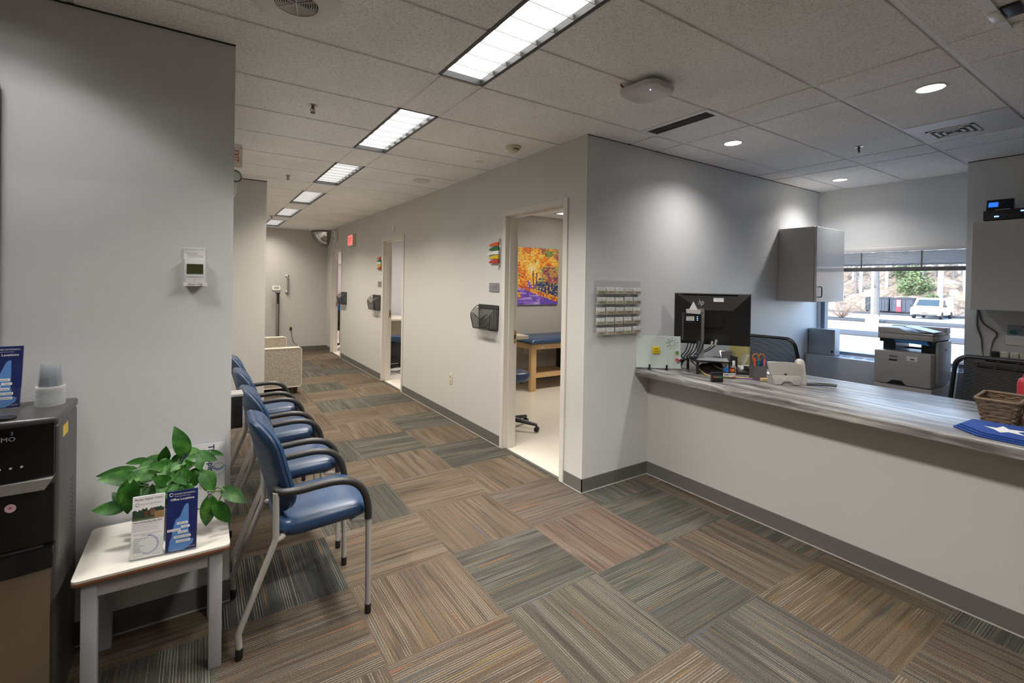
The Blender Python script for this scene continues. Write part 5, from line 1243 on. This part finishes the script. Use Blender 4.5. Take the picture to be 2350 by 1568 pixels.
m.build('labels', t)
# office chairs
def make_office_chair():
    t = thing('office_chair', '', 'office chair')
    ol = rrect(.47, .46, .07, 6)
    def bp(a, b_): return (.04*(1-(a/.235)**2) - .10*(b_/.23)*.5, a*(1-.13*b_/.23), .84+b_)
    m = MB(BLKM); fr = [bp(a, b_) for a, b_ in ol]; m.tube(fr+[fr[0]], .016, seg=8, sq=.8); m.build('back_frame', t)
    m = MB(mat('mesh_fabric', (.018, .018, .02), .6))
    for q in range(46):
        b_ = -.215+.0095*q; wv = .215
        if abs(b_) > .16: wv = .235-.07+math.sqrt(max(.07**2-(abs(b_)-.16)**2, 0))
        pts = [bp(-wv+2*wv*k/8, b_) for k in range(9)]
        for p0, p1 in zip(pts, pts[1:]):
            m.poly([(p0[0]+.001, p0[1], p0[2]), (p1[0]+.001, p1[1], p1[2]), (p1[0], p1[1], p1[2]+.0072), (p0[0], p0[1], p0[2]+.0072)])
    m.build('mesh_back', t)
    m = MB(BLKM); m.tube(arc3([(.05, 0, .80), (.09, 0, .62), (.05, 0, .46), (-.10, 0, .42)], 5), .022, seg=8); m.build('back_support', t)
    m = MB(mat('seat_fabric_black', (.015, .015, .016), .8)); m.pillow(rrect(.48, .48, .10, 6), padprof(.09, .12), lambda x, y, h: (x-.22, y, .47+h)); m.build('seat', t)
    for s in (-1, 1): m = MB(BLK); m.tube([(-.15, s*.23, .44), (-.15, s*.28, .48), (-.15, s*.28, .66)], .014, seg=8); m.prism([(a-.16, b_+s*.28) for a, b_ in rrect(.26, .08, .035, 5)], 'z', .66, .69, bev=.006); m.build('armrest', t)
    m = MB(BLKM); m.lathe([(.03, .08), (.03, .28), (.018, .28), (.018, .43)], (-.22, 0, 0), seg=14)
    for k in range(5): a = 2*PI*k/5+.3; m.tube([(-.22, 0, .10), (-.22+.28*math.cos(a), .28*math.sin(a), .065)], [.028, .018], seg=8)
    m.build('star_base', t)
    for k in range(5):
        a = 2*PI*k/5+.3; m = MB(BLK); m.tube([(-.22+.28*math.cos(a)-.02*math.sin(a), .28*math.sin(a)+.02*math.cos(a), .028), (-.22+.28*math.cos(a)+.02*math.sin(a), .28*math.sin(a)-.02*math.cos(a), .028)], .026, seg=12); m.build('caster', t)
    return t
oc_ = make_office_chair(); oc_.location = (4.30, 2.17, .04); oc_.rotation_euler = (0, 0, .10); oc_['label'] = 'black mesh office chair behind the monitor'; oc_['group'] = 'mesh office chairs behind the counter'
o = copy_tree(oc_); o.location = (4.36, .765, -.0); o.rotation_euler = (0, 0, .0); o['label'] = 'black mesh office chair at the right, behind the basket'
for q in (oc_,): q.location.z = .0
# back counter on the right with clutter
t = thing('back_counter', 'narrow beige work counter against the wall pier at right', 'counter', (5.13, 1.06, 0))
m = MB(mat('beige_laminate', (.42, .37, .32), .35, var=.05)); m.box(0, .319, -2.2, 0, .925, .955, bev=.003); m.build('worktop', t)
m = MB(CAB); m.box(.02, .319, -2.2, -.01, .0, .925); m.build('base_cabinet', t)
t = thing('power_strip', 'black power strip with white adapters on the right back counter', 'power strip', (5.24, .93, .9555))
m = MB(BLK); m.box(-.03, .03, -.22, .08, 0, .035, bev=.004); m.build('strip', t)
for k in range(4):
    m = MB(mat('adapter_cream', (.55, .54, .47), .45)) if k else MB(BLK)
    m.box(-.022, .03, .03-.052*k-.022, .03-.052*k+.022, .0352, .085, bev=.004); m.build('adapter', t)
for k, pts in enumerate(([(5.43, 1.10, 1.359), (5.43, 1.10, 1.22), (5.43, 1.075, 1.12), (5.40, 1.06, 1.0), (5.30, 1.03, .975)], [(5.43, 1.095, 1.359), (5.43, 1.07, 1.25), (5.43, .99, 1.17), (5.43, 1.01, 1.10), (5.36, 1.01, 1.0), (5.27, .98, .99)])):
    m = MB(mat('cable_grey', (.09, .09, .085), .5)); m.tube(arc3(pts, 5), .006, seg=7); tag(m.build('cable'), ('grey cable hanging straight under the white cabinet', 'grey cable bending outward under the white cabinet')[k], 'cable', 'grey cables under the white cabinet')
for k, y in enumerate((1.0, .90, .80)):
    m = MB(mat('cable_white', (.5, .5, .48), .45)); m.tube(arc3([(5.27, y, .985), (5.20, y+.01, .985), (5.14, y+.03, .965), (5.118, y+.035, .93), (5.118, y+.03, .86)], 5), .005, seg=6); tag(m.build('cable'), ('leftmost white cable draped over the back counter edge', 'middle white cable draped over the back counter edge', 'rightmost white cable draped over the back counter edge')[k], 'cable', 'white cables over the back counter edge')
t = thing('wall_calendar', 'paper sheets pinned on the wall pier under the white cabinet', 'papers', (5.45, .80, 1.17), rot=(0, 0, -PI/2))
m = MB(PAPER); m.box(-.142, .16, -.012, -.008, -.085, -.01); m.build('lower_sheet', t)
m = MB(mat('pale_blue_sheet', (.36, .40, .46), .6, var=.15, vs=12)); m.box(-.135, .16, -.005, -.0008, -.01, .075); us = m.build('upper_sheet', t)
m = MB(mat('teal_spot', (.05, .22, .26), .6), mat('red_mark', (.5, .05, .06), .6)); flat(m, [(a*1.3-.10, b_+.015) for a, b_ in circ(.018, 16)], (0, -.0054, 0)); flat(m, rect(.12, .006, .0, .062), (0, -.0054, 0), mi=1); m.build('print', us)
t = thing('green_cup', 'bright green ribbed cup at the right edge of the back counter', 'cup', (5.17, .755, .9555))
m = MB(mat('green_plastic', (.03, .28, .04), .4)); pr = []
for q in range(7): pr += [(.026+.001*(q % 2), .012*q), (.029, .012*q+.006)]
m.lathe([(0, 0)]+pr+[(.024, .084), (.022, .01), (0, .01)], seg=20, cap=False); m.build('body', t)

# ------------------------------------------------------------ outdoors
GZ = -.6
def ground(name, x0, x1, y0, y1, z, col, label, var=.1, vs=1.5, bump=0):
    m = MB(mat(name+'_mat', col, .9, var=var, vs=vs, bump=bump, bs=20)); m.box(x0, x1, y0, y1, z-.3, z); o = m.build(name); o['kind'] = 'structure'; return tag(o, label, 'ground')
ground('parking_lot', 6.06, 56, -40, 60, GZ, (.34, .34, .345), 'pale sunlit asphalt parking lot outside', .18, .6)
ISL = mat('kerb_grass', (.05, .05, .045), .95, var=.3, vs=3); KERB = mat('kerb_concrete', (.045, .05, .056), .8)
for k, (x0, x1, y0, y1, lb) in enumerate(((16.2, 16.9, -30, 45, 'nearest low dark kerb strip across the parking lot'), (25.5, 27.6, -30, 45, 'middle dark kerb strip across the parking lot'), (37.0, 38.6, 2, 45, 'long planted kerb island behind the lamp post'), (50, 51.2, -30, 60, 'farthest kerb in front of the wooded slope'))):
    m = MB(KERB, ISL); m.box(x0, x1, y0, y1, GZ+.001, GZ+(.10 if k < 2 else .16), bev=.03); tag(m.build('kerb'), lb, 'kerb', 'kerbs of the parking lot')
# wooded slope
def slope_mat():
    t = NT('leaf_litter'); oc = t.n('TexCoord').outputs['Object']
    a = t.n('TexNoise', {'Vector': oc, 'Scale': .55, 'Detail': 6}).outputs[0]; b_ = t.n('TexNoise', {'Vector': oc, 'Scale': 3.5, 'Detail': 4}).outputs[0]
    c = t.ramp(t.math('MULTIPLY_ADD', b_, .5, t.math('MULTIPLY', a, .55)), [(.36, (.05, .042, .032)), (.5, (.17, .13, .092)), (.62, (.25, .205, .155)), (.75, (.34, .31, .26))])
    return t.surf(t.bsdf(Base_Color=c, Roughness=.95, Normal=t.bump(b_, .6, .3)))
m = MB(slope_mat()); NXs, NYs = 26, 60; gv = []
for i in range(NXs+1):
    x = 51.2+34*i/NXs
    gv.append([m.v((x, -30+100*j/NYs, GZ + .12 + 0.52*max(0, x-53.5) + .5*noise.noise((x*.2, j*.4, 0))*min(1, (x-51.2)/5))) for j in range(NYs+1)])
for i in range(NXs):
    for j in range(NYs): m.f([gv[i][j], gv[i+1][j], gv[i+1][j+1], gv[i][j+1]])
o = m.build('hillside'); o['kind'] = 'structure'; tag(o, 'leaf covered wooded slope beyond the parking lot', 'ground')
BARK = mat('pale_bark', (.33, .31, .285), .9, var=.25, vs=3); BARKD = mat('grey_bark', (.13, .125, .12), .9, var=.25, vs=3)
def tree(x, y, r, label, dark=False, z0=None, seed=0, group='bare trees on the wooded slope'):
    rr = random.Random(seed); z = GZ + .12 + .52*max(0, x-53.5) - .3 if z0 is None else z0
    t = thing('bare_tree', label, 'tree', (x, y, z), group=group)
    m = MB(BARKD if dark else BARK); hgt = 13
    lean = rr.uniform(-.5, .5)
    m.tube(arc3([(0, 0, 0), (0, lean*.3, 4), (0, lean, 8), (0, lean*1.5, hgt)], 3), [r, r*.95, r*.92, r*.9, r*.86, r*.8, r*.7, r*.6, r*.5, r*.4][:10], seg=9); m.build('trunk', t)
    m = MB(BARKD if dark else BARK)
    for k in range(9):
        zz = 1.6+rr.random()*5; a = rr.uniform(0, 2*PI); L = rr.uniform(.8, 2.4)
        m.tube(arc3([(0, lean*.3*zz/4, zz), (L*.4*math.cos(a), L*.5*math.sin(a), zz+L*.4), (L*.7*math.cos(a), L*math.sin(a), zz+L*.8)], 3), [r*.30, r*.26, r*.22, r*.2, r*.16, r*.12, r*.1][:7], seg=6)
    m.build('branches', t)
def yat(px, x):  # bearing table measured on the photograph's window, as y/x slopes
    return px*x
TREES = [(57.1, 0.3934, 0.11, 1), (58.6, 0.3857, 0.11, 0), (55.6, 0.3781, 0.13, 0), (63.3, 0.3727, 0.16, 1), (61.9, 0.368, 0.12, 0), (59.8, 0.362, 0.12, 0), (56.6, 0.3573, 0.11, 1), (56.9, 0.3508, 0.16, 0), (62.5, 0.3444, 0.16, 0), (62.2, 0.3195, 0.11, 1), (57.8, 0.3135, 0.14, 0), (61.6, 0.3087, 0.16, 0), (62.9, 0.2987, 0.11, 0), (60.5, 0.2901, 0.15, 1), (59.6, 0.2822, 0.11, 0), (59.3, 0.2657, 0.11, 1), (63.4, 0.2593, 0.16, 0), (59.9, 0.2514, 0.12, 1), (56, 0.2457, 0.22, 0), (62.9, 0.2365, 0.16, 0), (59.6, 0.2295, 0.13, 1), (60.4, 0.2235, 0.13, 0), (56.5, 0.2167, 0.12, 0)]
nm = ['leftmost', 'second', 'third', 'fourth', 'fifth', 'sixth', 'seventh', 'eighth', 'ninth', 'tenth', 'eleventh', 'twelfth', 'thirteenth', 'fourteenth', 'fifteenth', 'sixteenth', 'seventeenth', 'eighteenth', 'nineteenth', 'twentieth', 'twenty first', 'twenty second', 'twenty third']
for k, (x, s, r, dk) in enumerate(TREES):
    tree(x, s*x, r, ('%s bare %s tree on the wooded slope, counting from the left' if k else '%s bare %s tree on the wooded slope outside the window') % (nm[k], 'grey' if dk else 'pale'), dk, seed=k)
tree(46.5, .3275*46.5, .24, 'thick grey trunk rising behind the lamp post outside', True, GZ, 77)
# evergreen shrubs
FOL = mat('evergreen_leaf', (.09, .13, .05), .7, var=.3, vs=2)
for k, (x, s, zc_, R) in enumerate(((57, .277, 1.9, 1.3), (60, .286, 3.2, 1.3), (55.5, .2555, .7, .55))):
    t = thing('evergreen_shrub', ('green leafy shrub on the slope right of the dumpsters', 'high green shrub left of the first, near the blind', 'small bright green shrub behind the white van')[k], 'shrub', (x, s*x, zc_), group='green shrubs on the slope')
    m = MB(FOL); rr = random.Random(50+k)
    for q in range(700):
        d = Vector((rr.gauss(0, 1), rr.gauss(0, 1), rr.gauss(0, .8))).normalized()*R*rr.uniform(.55, 1)*(1+.25*math.sin(q)); a = Vector((rr.uniform(-1, 1), rr.uniform(-1, 1), rr.uniform(-1, 1))).normalized(); b_ = a.orthogonal().normalized()
        h = .16*R**.5
        m.poly([d, d+a*h+b_*h*.5, d+a*h*1.9, d+a*h-b_*h*.5])
    m.build('foliage', t)
    m = MB(BARKD); m.tube([(0, 0, -R*1.3), (0, 0, R*.4)], .08, seg=6); m.build('stem', t)
# bare bush at the kerb
t = thing('bare_bush', 'twiggy leafless bush on the kerb island left of the lamp post', 'shrub', (37.8, .380*37.8, GZ+.15))
m = MB(mat('twig', (.26, .19, .14), .9)); rr = random.Random(9)
for q in range(46):
    a = rr.uniform(0, 2*PI); L = rr.uniform(.9, 1.9); e = rr.uniform(.5, 1.3)
    m.tube([(0, 0, 0), (L*.5*math.cos(a)*math.cos(e), L*.7*math.sin(a)*math.cos(e), L*.5*math.sin(e)), (L*.8*math.cos(a)*math.cos(e), L*1.3*math.sin(a)*math.cos(e), L*math.sin(e))], [.025, .018, .008], seg=5)
m.build('twigs', t)
# lamp post with sign
t = thing('lamp_post', 'white lamp post with round white concrete foot outside the window', 'lamp post', (36.2, .3335*36.2, GZ))
m = MB(mat('post_white', (.62, .62, .62), .5)); m.tube([(0, 0, .5), (0, 0, 8)], .07, seg=10); m.build('pole', t)
m = MB(mat('concrete_white', (.6, .6, .58), .9)); m.lathe([(.34, 0), (.34, .50), (.28, .56), (0, .56)], seg=20, cap=False); m.build('foot', t)
m = MB(PAPER); m.box(-.11, -.08, .02, .42, 1.72, 2.12, bev=.02); m.build('sign_panel', t)
t = thing('street_sign', 'small white sign on a post right of the van', 'sign', (52.2, .2295*52.2, GZ+.1))
m = MB(mat('post_grey', (.2, .2, .2), .6)); m.tube([(0, 0, 0), (0, 0, 2.1)], .04, seg=6); m.build('post', t)
m = MB(PAPER); m.box(-.06, -.03, -.25, .25, 1.7, 2.15); m.build('panel', t)
# dumpsters
for k, (s, w_, c, lb) in enumerate(((17.35/51.6, .80, (.035, .045, .055), 'left dark dumpster partly behind the lamp post'), (16.45/51.6, .86, (.045, .055, .075), 'middle dark dumpster behind the thick trunk'), (15.12/51.6, 1.62, (.04, .05, .075), 'right dark dumpster with red sign beside the van'))):
    x = 51.6
    t = thing('dumpster', lb, 'dumpster', (x, s*x, GZ+.17), group='dumpsters by the wooded slope')
    m = MB(mat('dumpster_paint_%s' % 'abc'[k], c, .6, var=.2, vs=2)); m.prism([(-w_/2+.03, .1), (w_/2-.03, .1), (w_/2, 1.2), (-w_/2, 1.2)], 'x', 0, 1.5)
    for q in range(4): yy = -w_/2+.1+(w_-.2)*q/3; m.box(-.05, 0, yy-.03, yy+.03, .15, 1.16)
    m.build('bin', t)
    m = MB(mat('lid_black', (.025, .03, .035), .5)); m.prism([(-w_/2, 1.2), (w_/2, 1.2), (w_/2-.03, 1.28), (0, 1.36), (-w_/2+.03, 1.28)], 'x', -.05, 1.55); m.build('lid', t)
    for q in (-1, 1): m = MB(BLK); m.lathe([(.06, 0), (.1, .05), (.1, .1)], (.2, q*w_*.35, 0), seg=8); m.build('caster', t)
    if k == 2:
        m = MB(mat('sign_red', (.5, .03, .05), .6), PAPER); m.box(-.08, -.06, .02, .36, .10, 1.15, 0); m.box(-.095, -.08, .05, .30, .55, 1.10, 1); m.build('sign', t)
# van
t = thing('white_van', 'white van parked facing the building outside the window', 'van', (46.0, .2637*46.0, GZ), .0); t.scale = (.72, .95, .82)
VW = mat('van_white', (.70, .70, .70), .3); VG = mat('van_glass', (.03, .05, .06), .1)
m = MB(VW)
prof = [(0, .35), (0, .75), (.12, .98), (.75, 1.12), (1.45, 1.80), (1.7, 1.90), (4.6, 1.92), (4.75, 1.75), (4.75, .38)]
for sgn in (0,):
    A = [m.v((x, -.88+.10*max(0, (z-1.0)), z)) for x, z in prof]; B = [m.v((x, .88-.10*max(0, (z-1.0)), z)) for x, z in prof]; n = len(prof)
    m.f(A); m.f(B[::-1])
    for k in range(n): m.f([A[k], B[k], B[(k+1) % n], A[(k+1) % n]])
m.build('body', t, ang=20)
m = MB(VG); m.poly([(.80, -.70, 1.18), (.80, .70, 1.18), (1.40, .62, 1.755), (1.40, -.62, 1.755)]); o = m.build('windscreen', t); o.location = (-.02, 0, .02)
for s in (-1, 1):
    m = MB(VG); m.poly([(1.15, s*.875, 1.15), (2.1, s*.875, 1.15), (2.1, s*.815, 1.72), (1.55, s*.815, 1.72)]); m.build('side_window', t)
    m = MB(BLK); m.box(.95, 1.1, s*1.0-.1, s*1.0+.1, 1.12, 1.3, bev=.03); m.build('mirror', t)
    for x in (.85, 3.8): m = MB(BLK); m.tube([(x, s*.74, .33), (x, s*.90, .33)], .33, seg=18); m.build('wheel', t)
    m = MB(mat('head_lamp', (.5, .5, .5), .1)); m.box(-.01, .06, s*.72-.12, s*.72+.12, .68, .84); m.build('headlamp', t)
m = MB(BLK); m.box(-.012, .02, -.45, .45, .72, .76); m.box(-.015, .02, -.75, .75, .36, .44); m.box(-.012, .02, -.2, .2, .50, .58); m.build('grille', t)

# ------------------------------------------------------------ daylight
wd = bpy.data.worlds.new('sky'); sc.world = wd; wd.use_nodes = True; nt = wd.node_tree; nt.nodes.clear()
sk = nt.nodes.new('ShaderNodeTexSky'); sk.sky_type = 'NISHITA'; sk.sun_disc = False; sk.sun_elevation = math.radians(42); sk.sun_rotation = math.radians(270)
bg = nt.nodes.new('ShaderNodeBackground'); bg.inputs[1].default_value = .65; ow = nt.nodes.new('ShaderNodeOutputWorld')
nt.links.new(sk.outputs[0], bg.inputs[0]); nt.links.new(bg.outputs[0], ow.inputs[0])
l = bpy.data.lights.new('sun', 'SUN'); l.energy = 3.2; l.angle = math.radians(.6); l.color = (1, .96, .90)
o = bpy.data.objects.new('sun', l); C.objects.link(o); o.rotation_euler = Vector((.60, -.30, -.72)).to_track_quat('-Z', 'Y').to_euler()
p = area('window_portal', (XW+.22, 1.80, 1.37), 1.1, 1.24, 1, (1, 1, 1), 180, (0, PI/2, 0)); p.data.cycles.is_portal = True

sc.view_settings.view_transform = 'Standard'; sc.view_settings.look = 'None'; sc.view_settings.gamma = 1; sc.view_settings.use_curve_mapping = False
sc.view_settings.exposure = 1.0
sc.cycles.use_denoising = True
sc.cycles.max_bounces = 8; sc.cycles.diffuse_bounces = 5; sc.cycles.transparent_max_bounces = 24
sc.cycles.sample_clamp_indirect = 6; sc.cycles.caustics_reflective = False; sc.cycles.caustics_refractive = False
